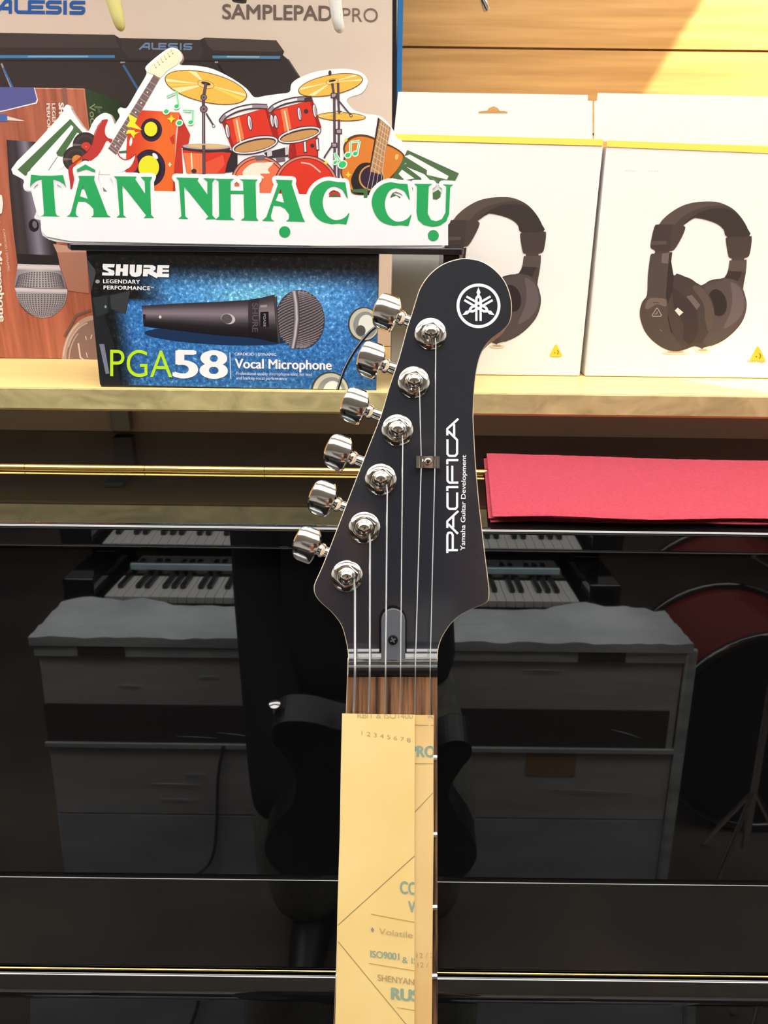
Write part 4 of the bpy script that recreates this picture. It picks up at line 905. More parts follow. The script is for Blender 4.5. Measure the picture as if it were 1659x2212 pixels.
letters += [L5(Cc), L5([(x + 428, y + 11) for x, y in Cc]),
            L5([(1258, 182), (1385, 183), (1360, 200), (1352, 385), (1375, 430), (1410, 440), (1450, 425), (1475, 380), (1480, 200), (1455, 185), (1530, 188), (1508, 205), (1500, 390), (1480, 440), (1435, 470), (1385, 478), (1325, 465), (1285, 430), (1275, 380), (1278, 200)])]
holes = {2: R6([(990, 1220), (1048, 1378), (955, 1350)]), 8: L5([(338, 212), (362, 312), (305, 298)])}
WH = (255, 255, 255)
for l in letters: A.many(stroke(l, 17, True), WH, 45)
A.poly([(66, 408), (420, 414), (860, 424), (968, 420), (968, 530), (700, 531), (400, 526), (152, 521), (100, 511), (90, 498), (88, 470), (80, 462)], WH)
for q in ([(94, 402), (98, 413), (92, 413)], [(222, 404), (232, 414), (224, 414)]): A.poly(q, (150, 120, 120))
A.poly(R2([(970, 866), (985, 842), (1010, 838), (1030, 850), (1034, 866)]), (196, 70, 60)); A.poly(R2([(972, 868), (1000, 850), (1036, 868)]), GK); A.poly(R2([(1088, 828), (1172, 822), (1170, 870), (1152, 872), (1150, 846), (1092, 842)]), GK)
A.poly(R2([(1285, 872), (1298, 848), (1340, 866), (1336, 874), (1318, 860)]), GK); A.poly(L5([(1386, 245), (1425, 222), (1442, 240), (1440, 275), (1415, 293), (1388, 290)]), GK)
A.build('picture_print', sign, 'ink_gloss')
T = Print(SG.at, k=.95, start=A.off + .00005)
for i, lt_ in enumerate(letters):
    if i in holes: T.poly(lt_, GL, holes=[holes[i]])
    else: T.poly(lt_, GL)
T.poly(L5(ell(367, 513, 39)), GL); T.poly(L5(ell(1391, 538, 38)), GL)
T.build('lettering', sign, 'ink_gloss')

# ================================================================== sticks hanging from a rail above the frame
HY = .80; HPL = vplane(HY)
rail_z = HPL.at(600, -420).z
rail = MB(); rail.tube([(-.75, HY, rail_z), (.55, HY, rail_z)], .005, 12)
for x in (-.74, .54): rail.box((x - .004, HY, rail_z - .004), (x + .004, WALLY + .006, rail_z + .004))
tagit(rail.build('display_rail', M['chrome'], base=(0, HY, rail_z), smooth=True), 'thin metal display rail above the shelf cartons', 'rail')
def stick(pts, rad, m, name, lbl, cat, hook=True):
    P = [HPL.at(x, y) for x, y in pts]; Q = [p.copy() for p in P]
    b = MB(); b.tube(Q, rad, 16)
    o = b.build(name, m, None, Q[0], smooth=True)
    tagit(o, lbl, cat)
    h = MB(); top = Q[0]; h.tube([top, (top.x, HY, rail_z + .006), (top.x + .001, HY - .007, rail_z + .006)], .0012, 8); h.build('hook', M['chrome'], o)
    return o
stick([(716, -120), (724, 0), (729, 40), (734, 62), (735.5, 69), (736, 72)], [.0066, .0058, .0054, .0048, .0030, .0006], M['stick_white'], 'drumstick', 'glossy white drumstick tip hanging in front of the drum pad carton', 'drumstick')
stick([(228, -120), (244, 0), (254, 36), (260, 58), (261.5, 65), (262, 68)], [.0078, .0066, .0056, .0044, .0026, .0006], M['stick_yellow'], 'drumstick', 'pale yellow tapered drumstick tip hanging in front of the drum pad carton', 'drumstick')
stick([(1024, -120), (1044, 0), (1050, 18), (1052, 24), (1052.4, 26)], [.0030, .0030, .0030, .0026, .0006], M['chrome'], 'metal_rod', 'thin metal rod hanging in front of the wooden slat panel', 'rod')
stick([(514, -120), (516, -20), (517, 0), (517, 4), (517, 5)], [.0064, .0066, .0066, .0062, .0006], M['black_plastic'], 'rubber_mallet', 'dark rubber tip at the very top edge, above the grey lettering of the white carton', 'mallet')

# ================================================================== electric guitar, held upright in front of the piano
D0 = .342                                   # axial distance of the fingerboard face
NUT = cz(848, 1445, D0)
def gl(u, v, w): return NUT + Rv * u + Uv * v - Fv * w       # neck frame: u right, v towards the tuners, w out of the face
gt = empty('electric_guitar', gl(-.011, -.76, -.03), 'black electric guitar held upright, its headstock in front of the shelf', 'guitar')
HO = [(752.6, 1430), (751, 1406), (746.6, 1382), (739, 1355), (728.5, 1337), (713.4, 1320), (698.4, 1306.6), (687.8, 1296), (680.3, 1284), (677.9, 1272), (680.3, 1258.4), (694, 1228), (713.4, 1180), (752.6, 1077), (794.8, 968), (822, 898.7), (840, 838), (861, 775), (879, 708.8), (889, 678.6), (897.3, 651.5), (906.3, 624.4), (921.4, 600.3), (939.5, 582), (960.6, 568.6), (984.7, 560.5), (1005.8, 558), (1033, 561.7), (1057, 573), (1078, 591), (1093, 612), (1102, 636.5), (1105.9, 660.6), (1103.8, 687.7), (1096, 704), (1081, 717.8), (1063, 731.4), (1048, 748), (1037.4, 769), (1029.9, 799), (1025.4, 835), (1023.3, 871.5), (1022.4, 901.7), (1023.9, 931.8), (1027, 992), (1034.4, 1080.6), (1042, 1147), (1049.5, 1210), (1055.5, 1258), (1057, 1279.5), (1055.5, 1294.6), (1048, 1303.6), (1024, 1314), (996.7, 1327.7), (975.6, 1345.8), (960.6, 1367), (951.5, 1385), (946, 1406), (945, 1430)]
HS = smooth(HO, 3, False)
DF = .350
def inset(P, d):
    out = []; n = len(P)
    for i in range(n):
        a, b = P[i - 1], P[(i + 1) % n]; tx, ty = b[0] - a[0], b[1] - a[1]; L = math.hypot(tx, ty) or 1
        out.append((P[i][0] - ty / L * d, P[i][1] + tx / L * d))
    return out
def hd(px, py):
    """the face curves up to the nut along its last centimetre"""
    t = max(0, (py - 1384) / 46.0); return DF - .0050 * min(1, t) ** 2.2
# front skin as horizontal strips so that it can bend, sides below
rows = [HS[0][1]]
hb = bmesh.new()
ins = inset(HS, 1.5)
area = sum(HS[i][0] * HS[(i + 1) % len(HS)][1] - HS[(i + 1) % len(HS)][0] * HS[i][1] for i in range(len(HS)))
if area < 0: pass
test = sum(math.hypot(x - 880, y - 1000) for x, y in ins) < sum(math.hypot(x - 880, y - 1000) for x, y in HS)
if not test: ins = inset(HS, -1.5)
outer = [cz(x, y, hd(x, y) + .0006) for x, y in HS]; innr = [cz(x, y, hd(x, y)) for x, y in ins]
backp = [cz(829.5 + (x - 829.5) * DF / .364, 1106 + (y - 1106) * DF / .364, .364) for x, y in HS]
tri2 = tessellate_polygon([[Vector((x, y, 0)) for x, y in ins]])
V = innr + outer + backp; n = len(HS); F = []; mi = []
# dense bendable face: grid clipped against the outline
face = MB()
def span(y):
    xs = []
    for i in range(n):
        (x0, y0), (x1, y1) = ins[i], ins[(i + 1) % n]
        if (y0 <= y < y1) or (y1 <= y < y0): xs.append(x0 + (x1 - x0) * (y - y0) / (y1 - y0))
    return (min(xs), max(xs)) if len(xs) >= 2 else None
for i in range(n):
    j = (i + 1) % n
    F.append((i, j, n + j, n + i)); mi.append(1); F.append((n + i, n + j, 2 * n + j, 2 * n + i)); mi.append(1)
F.append(tuple(range(2 * n, 3 * n))); mi.append(1)
# flat part of the face (above y = 1384) as one polygon, curved ramp as strips
up = [p for p in ins if p[1] <= 1384]
iu = [i for i, p in enumerate(ins) if p[1] <= 1384]; lo_l = [i for i in range(0, iu[0])]; lo_r = [i for i in range(iu[-1] + 1, n)]
L0 = lo_l + [iu[0]]; Rr = [iu[-1]] + lo_r
for t in tessellate_polygon([[Vector((ins[i][0], ins[i][1], 0)) for i in iu]]): F.append(tuple(iu[k] for k in t)); mi.append(0)
o0 = len(V); NR = 16; yl0, yr0 = ins[iu[0]], ins[iu[-1]]
for r in range(NR + 1):
    t = r / NR
    def along(I, t):
        q = t * (len(I) - 1); a = int(min(q, len(I) - 2)); f = q - a
        return (ins[I[a]][0] * (1 - f) + ins[I[a + 1]][0] * f, ins[I[a]][1] * (1 - f) + ins[I[a + 1]][1] * f)
    a = along(L0[::-1], t); b2 = along(Rr, t)
    for c in range(9):
        s_ = c / 8; x, y = a[0] * (1 - s_) + b2[0] * s_, a[1] * (1 - s_) + b2[1] * s_; V.append(cz(x, y, hd(x, y)))
for r in range(NR):
    for c in range(8): F.append((o0 + r * 9 + c, o0 + r * 9 + c + 1, o0 + r * 9 + 10 + c, o0 + r * 9 + 9 + c)); mi.append(0)
head = mk('headstock', V, F, [M['lacquer'], M['maple']], gt, None, mi)
for p in head.data.polygons: p.use_smooth = True
head.data.set_sharp_from_angle(angle=math.radians(30))
# make every face of the lacquered skin look outward
# neck, fingerboard, frets, nut
def fw(v):
    t = (-v - .0035) / .1545; return (-.0200 - .0061 * t, .0199 + .00007 * t)
nk = MB(); ringv = []
for v in [.004, -.03, -.1, -.2, -.3, -.40, -.47]:
    a, b2 = fw(v if v < 0 else -.001); c = (a + b2) / 2; hw = (b2 - a) / 2 + .0003; dp = .0165 + .004 * (-v) if v < -.001 else .0135
    ringv.append([gl(c + hw * math.cos(PI + PI * k / 12), v, -.0048 + dp * math.sin(PI + PI * k / 12) * .95) for k in range(13)])
Vn = [p for r in ringv for p in r]; Fn = []
for i in range(len(ringv) - 1):
    for k in range(12): Fn.append((i * 13 + k, i * 13 + k + 1, i * 13 + 14 + k, i * 13 + 13 + k))
    Fn.append((i * 13 + 12, i * 13, i * 13 + 13, i * 13 + 25))
Fn.append(tuple(range(13))); Fn.append(tuple(range((len(ringv) - 1) * 13, len(ringv) * 13)))
mk('neck', Vn, Fn, M['maple'], gt, None, None, True, 50)
fbv = []; vs = [-.0036, -.158, -.30, -.475]
for v in vs:
    a, b2 = fw(v)
    for k in range(9):
        s_ = k / 8; fbv.append(gl(a + (b2 - a) * s_, v, -.0008 * (2 * s_ - 1) ** 2))
    fbv += [gl(a, v, -.0048), gl(b2, v, -.0048)]
Ff = []
for i in range(3):
    o = i * 11
    for k in range(8): Ff.append((o + k, o + k + 1, o + 12 + k, o + 11 + k))
    Ff += [(o, o + 11, o + 20, o + 9), (o + 8, o + 10, o + 21, o + 19), (o + 9, o + 20, o + 21, o + 10)]
Ff += [(0, 1, 2, 3, 4, 5, 6, 7, 8, 10, 9), tuple(33 + k for k in (0, 1, 2, 3, 4, 5, 6, 7, 8, 10, 9))]
mk('fingerboard', fbv, Ff, M['rosewood'], gt)
SCL = .648
for i in range(1, 13):
    v = -.0033 - SCL * (1 - 2 ** (-i / 12)); a, b2 = fw(v); f_ = MB()
    pts = [gl(a + .0001 + (b2 - a - .0003) * k / 8, v, -.0008 * (2 * k / 8 - 1) ** 2 + .0001) for k in range(9)]
    f_.tube(pts, .00125, 8); f_.build('fret', M['steel'], gt, smooth=True)
nb = MB(); a, b2 = cz(752.5, 1446, .3405), cz(945, 1446, .3405)
prof = [(1431, .3452), (1433, .3415), (1438, .3402), (1445, .3397), (1452, .3401), (1459, .3412), (1462.5, .3432)]
Vq = []; 
for (y, d) in prof:
    for k in range(7): Vq.append(cz(752.5 + (945 - 752.5) * k / 6, y, d))
Fq = [(r * 7 + k, r * 7 + k + 1, r * 7 + 8 + k, r * 7 + 7 + k) for r in range(6) for k in range(6)]
o_ = len(Vq); Vq += [cz(752.5, 1431, .3475), cz(945, 1431, .3475), cz(752.5, 1462.5, .3475), cz(945, 1462.5, .3475)]
Fq += [(0, 1, 2, 3, 4, 5, 6, o_ + 1, o_), (42, o_ + 2, o_ + 3, 48, 47, 46, 45, 44, 43), tuple([o_] + [o_ + 2] + [r * 7 for r in range(6, -1, -1)]), tuple([o_ + 1] + [r * 7 + 6 for r in range(7)] + [o_ + 3]), (o_, o_ + 1, o_ + 3, o_ + 2)]
mk('nut', Vq, Fq, M['nut'], gt, None, None, True, 45)
# truss rod cover with its screw
cov = [(823.5, 1429), (823.5, 1342)] + ell(849.5, 1342, 26, 27, 0, 20, 180, 360)[1:-1] + [(875.5, 1342), (875.5, 1429)]
cl_ = [cz(x, y, .3462) for x, y in cov]
tc_o = MB().prism(cl_, Fv * .0026).build('truss_rod_cover', M['cover'], gt, bevel=.0003)
gap = [(819, 1429), (819, 1341)] + ell(848, 1341, 29.5, 33, 0, 20, 180, 360)[1:-1] + [(878.5, 1341), (878.5, 1429)]
MB().prism([cz(x, y, .3486) for x, y in gap], Fv * .0010).build('truss_rod_slot', M['screw'], gt)
scr = MB(); c_ = cz(848.8, 1382, .3462); scr.lathe(c_, -Fv, [(.0022, -.0002), (.0022, .0004), (.0018, .0009), (.0008, .0011), (0, .0011)], 20)
for a in (0.5, 0.5 + PI / 2):
    d_ = Rv * math.cos(a) + Uv * math.sin(a); e_ = Rv * -math.sin(a) + Uv * math.cos(a); cc = c_ - Fv * .0010
    scr.prism([cc + d_ * .0013 + e_ * .0003, cc - d_ * .0013 + e_ * .0003, cc - d_ * .0013 - e_ * .0003, cc + d_ * .0013 - e_ * .0003], -Fv * .0003, 1)
scr.build('screw', [M['screw'], M['cover']], tc_o, smooth=True, sharp=40)
# tuning machines
POSTS = [(749.6, 1244.8), (787.3, 1140), (822.5, 1036), (858.4, 929.7), (893.7, 826.3), (929.8, 721.7)]
BUT = [(663.7, 1177), (697.8, 1077.5), (731.5, 978.5), (767, 877.6), (802, 778), (836, 675.6)]
adir = Vector((-.935, .355)).normalized()
A3 = (Rv * adir.x + Uv * adir.y); W3 = (Rv * adir.y - Uv * adir.x) * -1
W3 = Rv * .355 + Uv * .935; W3.normalize()
outline_b = [(-90, 47), (-44, 130), (0, 134), (76, 112), (95, 45), (98, -10), (84, -76), (55, -118), (0, -128), (-64, -122), (-84, -21)]
for i in range(6):
    pc = cz(*POSTS[i], DF)
    tp = MB(); tp.lathe(pc, -Fv, [(.0072, -.0003), (.0072, .0006), (.0068, .0010), (.0056, .0014), (.0052, .0016)], 48)
    hexr = [(.0054, .0012), (.0054, .0019), (.0050, .0023), (.0040, .0024)]
    tp.lathe(pc, -Fv, hexr, 6, a=Rv * math.cos(.3) + Uv * math.sin(.3))
    tp.lathe(pc, -Fv, [(.0041, .0022), (.0039, .0028), (.0035, .0031)], 32)
    peg = tp.build('tuning_machine', M['nickel'], gt, smooth=True, sharp=35)
    po = MB(); po.lathe(pc, -Fv, [(.0031, .0028), (.0031, .0050), (.0030, .0056), (.0025, .0062), (.0014, .0066), (0, .0067)], 32)
    po.tube([pc - Fv * .0038 + Rv * .0031 * math.cos(k * .6) + Uv * .0031 * math.sin(k * .6) - Fv * .00003 * k for k in range(24)], .0004 if i > 2 else .0006, 6)
    po.build('string_post', M['nickel'], peg, smooth=True, sharp=50)
    bc = cz(*BUT[i], .3668)
    b3 = MB(); ks = .00006644; NU, NV = 18, 20
    ob = smooth(outline_b, 4)
    # button: lens-shaped solid bounded by the traced outline
    def bspan(wv):
        xs = []
        for q in range(len(ob)):
            (a0, w0), (a1, w1) = ob[q], ob[(q + 1) % len(ob)]
            if (w0 <= wv < w1) or (w1 <= wv < w0): xs.append(a0 + (a1 - a0) * (wv - w0) / (w1 - w0))
        return min(xs), max(xs)
    ws = [-124 + (129 + 124) * k / NV for k in range(NV + 1)]
    top_, bot_ = [], []
    for wv in ws:
        lo_, hi_ = bspan(wv)
        for k in range(NU + 1):
            t = k / NU; av = lo_ + (hi_ - lo_) * t
            e1 = abs(2 * t - 1); e2 = abs((wv - 2.5) / 128)
            hgt = .0048 * (1 - .62 * e2 ** 2.2) * (1 - .10 * e1 ** 4) * (1 if e1 < .99 else .80) * (1 if e2 < .98 else .8)
            p = bc + A3 * (av * ks) + W3 * (wv * ks)
            top_.append(p - Fv * hgt); bot_.append(p + Fv * hgt)
    N_ = len(top_); Vb = top_ + bot_; Fb = []; q_ = lambda r, c: r * (NU + 1) + c
    for r in range(NV):
        for c in range(NU): Fb.append((q_(r, c), q_(r, c + 1), q_(r + 1, c + 1), q_(r + 1, c))); Fb.append((N_ + q_(r, c), N_ + q_(r + 1, c), N_ + q_(r + 1, c + 1), N_ + q_(r, c + 1)))
    for r in range(NV):
        for c in (0, NU): Fb.append((q_(r, c), q_(r + 1, c), N_ + q_(r + 1, c), N_ + q_(r, c)))
    for c in range(NU):
        for r in (0, NV): Fb.append((q_(r, c), N_ + q_(r, c), N_ + q_(r, c + 1), q_(r, c + 1)))
    b3.add(Vb, Fb); b3.build('button', M['chrome'], peg, smooth=True, sharp=32)
    s0 = bc - A3 * .0050; s1 = bc - A3 * .019
    sf = MB(); sf.tube([s0, s0 - A3 * .0016, s0 - A3 * .0017, s0 - A3 * .0030, s0 - A3 * .0042, s0 - A3 * .011, s0 - A3 * .016], [.0030, .0030, .0036, .0036, .0026, .0030, .0034], 20)
    sf.build('shaft', M['chrome'], peg, smooth=True, sharp=40)
    gb = MB(); gc = cz(*POSTS[i], DF) + Fv * .0200
    gb.lathe(gc - Fv * .0055, Fv, [(.0075, 0), (.0085, .002), (.0085, .008), (.0070, .010)], 24); gb.build('gear_housing', M['chrome'], peg, smooth=True, sharp=40)
# strings
gauge = [.00056, .00047, .00038, .00028, .00025, .00022]
top_x = [766.8, 799.3, 836.4, 870.0, 906.3, 941.3]; top_y = [1262, 1156, 1048, 942, 836, 727]
nut_x = [766.9, 798.7, 833.0, 865.3, 897.3, 929.3]
bot_x = [764.6, 797.2, 831.0, 863.8, 896.0, 928.8]
for i in range(6):
    pc = cz(*POSTS[i], DF) - Fv * .0052
    st_ = [cz(POSTS[i][0] + (top_x[i] - POSTS[i][0]) * .8, POSTS[i][1] + 2, .3461), cz(top_x[i], top_y[i] + 14, .3461)]
    if i >= 4: st_ += [cz({4: 910.0, 5: 939.6}[i], 992, .3470), cz({4: 910.0, 5: 939.6}[i], 1004, .3470)]
    st_ += [cz(nut_x[i], 1436, .34005), cz(nut_x[i], 1445, .33955), cz(nut_x[i] - .1, 1456, .34000)]
    # on to the bridge, 648 mm from the nut
    ub = -.0133 + (i - 2.5) * .0104; un = (nut_x[i] - 848) * D0 / FPX
    for t in (.15, .3, .6, 1.0):
        u0 = un + (ub - un) * t; v0 = -.0005 - .645 * t
        if t < .3:
            pass
        st_.append(gl(u0, v0,   .0019 + .007 * t))
    b4 = MB(); b4.tube(st_, gauge[i], 8); b4.build('string', M['steel'], gt, smooth=True)
# string tree over the two thin strings
tr = MB(); xs = [897.8, 899, 907, 912.5, 915.5, 934.5, 937, 942, 950, 951]; ds = [.3474, .3468, .3464, .3465, .3485, .3486, .3466, .3463, .3467, .3472]
Vt = []
for x, d in zip(xs, ds):
    e_ = 2.5 if x in (897.8, 951) else 0
    Vt += [cz(x, 984.5 + (x - 898) * .02 + e_, d), cz(x, 1010.5 + (x - 898) * .02 - e_, d), cz(x, 984.5 + (x - 898) * .02 + e_, d + .0005), cz(x, 1010.5 + (x - 898) * .02 - e_, d + .0005)]
Ft = []
for i in range(len(xs) - 1):
    o = 4 * i; Ft += [(o, o + 1, o + 5, o + 4), (o + 2, o + 6, o + 7, o + 3), (o, o + 4, o + 6, o + 2), (o + 1, o + 3, o + 7, o + 5)]
Ft += [(0, 2, 3, 1), (len(Vt) - 4, len(Vt) - 3, len(Vt) - 1, len(Vt) - 2)]
tree = mk('string_tree', Vt, Ft, M['chrome'], gt, None, None, True, 40)
sc2 = MB(); c_ = cz(924.6, 997.8, .3486); sc2.lathe(c_, -Fv, [(.0017, 0), (.0017, .0006), (.0013, .0012), (.0005, .0014), (0, .0014)], 20)
for a in (0.7, 0.7 + PI / 2):
    d_ = Rv * math.cos(a) + Uv * math.sin(a); e_ = Rv * -math.sin(a) + Uv * math.cos(a); cc = c_ - Fv * .0013
    sc2.prism([cc + d_ * .0009 + e_ * .0002, cc - d_ * .0009 + e_ * .0002, cc - d_ * .0009 - e_ * .0002, cc + d_ * .0009 - e_ * .0002], -Fv * .0003, 1)
sc2.build('screw', [M['nickel'], M['screw']], tree, smooth=True, sharp=40)
# emblem and lettering on the headstock face
hp = lambda x, y, off=0: cz(x, y, DF - off)
EM = Print(hp, k=.85, start=.00008)
E3 = lambda p: Z(p, 970, 600, .07836)
ecx, ecy = 1033.6, 660.6
ring = ell(ecx, ecy, 47.4, 48, 0, 72); ring2 = ell(ecx, ecy, 41.3, 41.9, 0, 72)
WHT = (238, 240, 246)
EM.poly(ring, WHT, holes=[ring2])
def fork(deg):
    r = math.radians(deg); m = lambda p: [(ecx + x * math.cos(r) - y * math.sin(r), ecy + x * math.sin(r) + y * math.cos(r)) for x, y in p]
    sp = [(0, -40), (4.3, -29), (2.4, -25), (2.6, -23.2), (5.6, -19.6), (7, -16), (7, -4), (-7, -4), (-7, -16), (-5.6, -19.6), (-2.6, -23.2), (-2.4, -25), (-4.3, -29)]
    lobe = ell(0, -12.5, 2.1, 4.8, 0, 18)
    EM.poly(m(sp), WHT, holes=[m(lobe)])
    EM.many([m([(2.2, 8), (6.9, 8), (6.9, 32.6), (2.2, 32.6)]), m([(-2.2, 8), (-6.9, 8), (-6.9, 32.6), (-2.2, 32.6)])], WHT)
    EM.poly(m([(7, -5), (7, 9), (-7, 9), (-7, -5)]), WHT, holes=[ell(ecx, ecy, 2.7, n=14)])
for d_ in (0, 120, 240): fork(d_)
EM.poly(ell(ecx, ecy, 2.6, n=16), (40, 42, 50))
EM.build('emblem', gt, 'ink_gloss')
LT = Print(hp, k=.85, start=.00008)
P5 = lambda p: Z(p, 940, 880, .14918)
w5 = 31
segs = [[(176, 2110), (176, 1850), (190, 1818), (215, 1812), (240, 1820), (255, 1850), (255, 2060)], [(160, 2068), (330, 2068)],
        [(176, 1745), (176, 1650), (335, 1500)], [(190, 1690), (330, 1830)], [(262, 1580), (262, 1740)],
        [(178, 1232), (178, 1440), (205, 1470), (295, 1470), (318, 1440), (318, 1232)], [(176, 1212), (176, 1153), (335, 1153)],
        [(178, 845), (178, 1060), (205, 1090), (335, 1090)], [(248, 845), (248, 1070)], [(176, 825), (176, 764), (335, 764)],
        [(178, 462), (178, 675), (205, 703), (290, 703), (318, 670), (318, 470), (190, 345)], [(176, 405), (176, 310), (335, 165)], [(275, 240), (275, 430)]]
LT.many([P5(p) for sgm in segs for p in stroke(sgm, w5)], WHT)
LT.text('Yamaha Guitar Development', 1004.2, 1189, 206, 9.6, WHT, 0, .012, -A90 + .012)
LT.build('lettering', gt, 'ink_gloss')
# body with horns, bridge
bo = [(-.030, -.400), (-.058, -.384), (-.088, -.372), (-.118, -.372), (-.134, -.388), (-.135, -.415), (-.118, -.455), (-.112, -.500), (-.125, -.560), (-.158, -.620), (-.170, -.680), (-.150, -.740), (-.100, -.775), (-.020, -.788), (.060, -.780), (.118, -.748), (.140, -.690), (.130, -.630), (.104, -.570), (.092, -.520), (.104, -.470), (.116, -.440), (.112, -.415), (.092, -.408), (.066, -.425), (.040, -.456), (.022, -.468)]
bs = smooth(bo, 5); bl = [gl(u - .011, v, -.0065) for u, v in bs]
M['body_black'] = mat('satin_black_lacquer', raw=(.008, .008, .009), rough=.42)
MB().prism(bl, Fv * .044).build('body', M['body_black'], gt, bevel=.006, bseg=3)
bm_ = MB(); bcn = gl(-.0133, -.655, -.0065)
bm_.prism([bcn + Rv * a + Uv * b2 for a, b2 in ((-.040, -.025), (.040, -.025), (.040, .015), (-.040, .015))], -Fv * .012)
bm_.build('bridge', M['chrome'], gt, bevel=.001)
for v in (-.50, -.56, -.61):
    pk = MB(); pc = gl(-.0125, v, -.0065); pk.prism([pc + Rv * a + Uv * b2 for a, b2 in ((-.040, -.009), (.040, -.009), (.040, .009), (-.040, .009))], -Fv * .008); pk.build('pickup', M['black_plastic'], gt, bevel=.002)
for (u, v) in ((-.131, -.378), (-.0, -.789)):
    sb = MB(); c_ = gl(u - .011, v, -.027); sb.lathe(c_, Uv * (1 if v > -.5 else -1), [(.004, -.004), (.003, .004), (.006, .010), (.007, .012), (.003, .013)], 20); sb.build('strap_button', M['chrome'], gt, smooth=True)

# ------------------------------------------------------------------ kraft paper laid over strings and fingerboard
def lerp_tab(tab, y):
    for (y0, x0), (y1, x1) in zip(tab[:-1], tab[1:]):
        if y <= y1: return x0 + (x1 - x0) * (y - y0) / (y1 - y0)
    return tab[-1][1]
LEFT = [(1540, 739), (1600, 737.5), (1660, 736.2), (1800, 734), (1950, 729.2), (2100, 726.5), (2212, 724), (2560, 714)]
RIGHT = [(1540, 937), (1700, 936.3), (1800, 936.8), (1950, 935), (2100, 933.8), (2212, 933), (2560, 928)]
def pd_top(x, y): return .33715 - .0000038 * (y - 1540) * .6
def pd_flap(x, y):
    t = max(0, (x - 893) / 44.0); return pd_top(x, y) + .0007 + .0011 * t ** 2 + .0003 * math.sin((x - 893) / 9.0)
SEAM = [(1540, 896), (1800, 895.5), (2560, 895)]
def sheet(name, fl, fr, fd, m, par, y0=1541, y1=2560, nx=14, ny=50, th=.00025, skew=.018):
    V = []; F = []
    for k in (0, 1):
        for j in range(ny + 1):
            y = y0 + (y1 - y0) * j / ny
            for i in range(nx + 1):
                a, b2 = fl(y), fr(y); x = a + (b2 - a) * i / nx; yy = y + (x - 739) * skew * (1 - j / ny)
                V.append(cz(x, yy, fd(x, yy) + k * th))
    N2 = (nx + 1) * (ny + 1); q = lambda i, j: j * (nx + 1) + i
    for j in range(ny):
        for i in range(nx): F += [(q(i, j), q(i + 1, j), q(i + 1, j + 1), q(i, j + 1)), (N2 + q(i, j), N2 + q(i, j + 1), N2 + q(i + 1, j + 1), N2 + q(i + 1, j))]
        for i in (0, nx): F.append((q(i, j), q(i, j + 1), N2 + q(i, j + 1), N2 + q(i, j)))
    for i in range(nx):
        for j in (0, ny): F.append((q(i, j), N2 + q(i, j), N2 + q(i + 1, j), q(i + 1, j)))
    return mk(name, V, F, m, par, None if par else cz(830, 2300, .34), None, True, 50)
pa = empty('kraft_paper', cz(830, 2300, .338), 'folded strip of tan kraft paper with faint printing, laid over the guitar strings', 'paper')
sheet('front_layer', lambda y: lerp_tab(LEFT, y), lambda y: lerp_tab(SEAM, y), pd_top, M['paper'], pa)
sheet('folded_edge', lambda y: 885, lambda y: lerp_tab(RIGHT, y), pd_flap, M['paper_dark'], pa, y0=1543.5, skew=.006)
def pd(x, y, off=0): return cz(x, y, (pd_top(x, y) if x < lerp_tab(SEAM, y) else pd_flap(x, y)) - off)
def pd_f(x, y, off=0): return cz(x, y, pd_flap(x, y) - off)
TEAL = (150, 172, 150); GRY = (196, 168, 112); LNE = (176, 144, 88)
KP = Print(pd, k=.66, start=.0001, clip=[(720, 1540), (895.3, 1545), (895, 2600), (700, 2600)])
KP.text('1 2 3 4 5 6 7 8', 781, 1588, 106, 9, GRY, .15, 0); KP.text('RBIT & ISO14001', 772, 1551, 126, 11, (206, 182, 126), .012, .01)
KP.many(stroke([(729.5, 1999), (895, 1849)], 1.6), (158, 136, 92)); KP.many(stroke([(730.5, 2034), (890, 2228), (960, 2320)], 1.6), LNE)
q6 = lambda p: Z(p, 690, 1780, .19534)
KP.text('CONTENT', *q6([(895, 765)])[0], 120, 26, TEAL, .10, .04); KP.text('VALUE', *q6([(985, 970)])[0], 70, 23, TEAL, .10, .04)
KP.many(stroke(q6([(568, 995), (1060, 1088)]), 1.5) + stroke(q6([(548, 1540), (1060, 1625)]), 1.5) + stroke(q6([(855, 2030), (1060, 2062)]), 1.5), (200, 160, 84))
KP.poly(q6([(585, 1140), (606, 1170), (590, 1200), (568, 1168)]), (150, 150, 150))
KP.text('Volatile Corrosion', *q6([(660, 1215)])[0], 180, 12.5, (196, 170, 120), .13, 0); KP.text('ISO9001', *q6([(565, 1472)])[0], 62, 14.5, TEAL, .10, .02); KP.text('& ISO14001', *q6([(915, 1532)])[0], 100, 13, TEAL, .12, .0)
KP.text('SHENYANG', *q6([(645, 1730)])[0], 92, 13, (192, 160, 110), .13, .012); KP.text('RUST', *q6([(800, 1935)])[0], 80, 24, TEAL, .10, .05)
KP.build('printing', pa, 'ink_matte')
KF = Print(pd_f, k=.62, start=.0001, clip=[(896, 1546), (936.5, 1546), (932, 2212), (896, 2212)])
KF.text('PROOF', 886, 1634, 92, 23, TEAL, .03, .05); KF.text('RUST', 925, 1552, 50, 11, (190, 182, 140), 0, .01)
KF.many(stroke([(895, 1566), (937, 1567)], 1.3) + stroke([(895, 1649), (937, 1650)], 1.3) + stroke([(895, 1755), (937, 1711)], 1.5), (170, 140, 90))
KF.text('12 / 20', *q6([(1075, 1482)])[0], 46, 10.5, GRY, -.02, 0); KF.text('12 / 20', *q6([(1085, 1585)])[0], 46, 10.5, GRY, .0, 0)
KF.build('printing', pa, 'ink_matte')

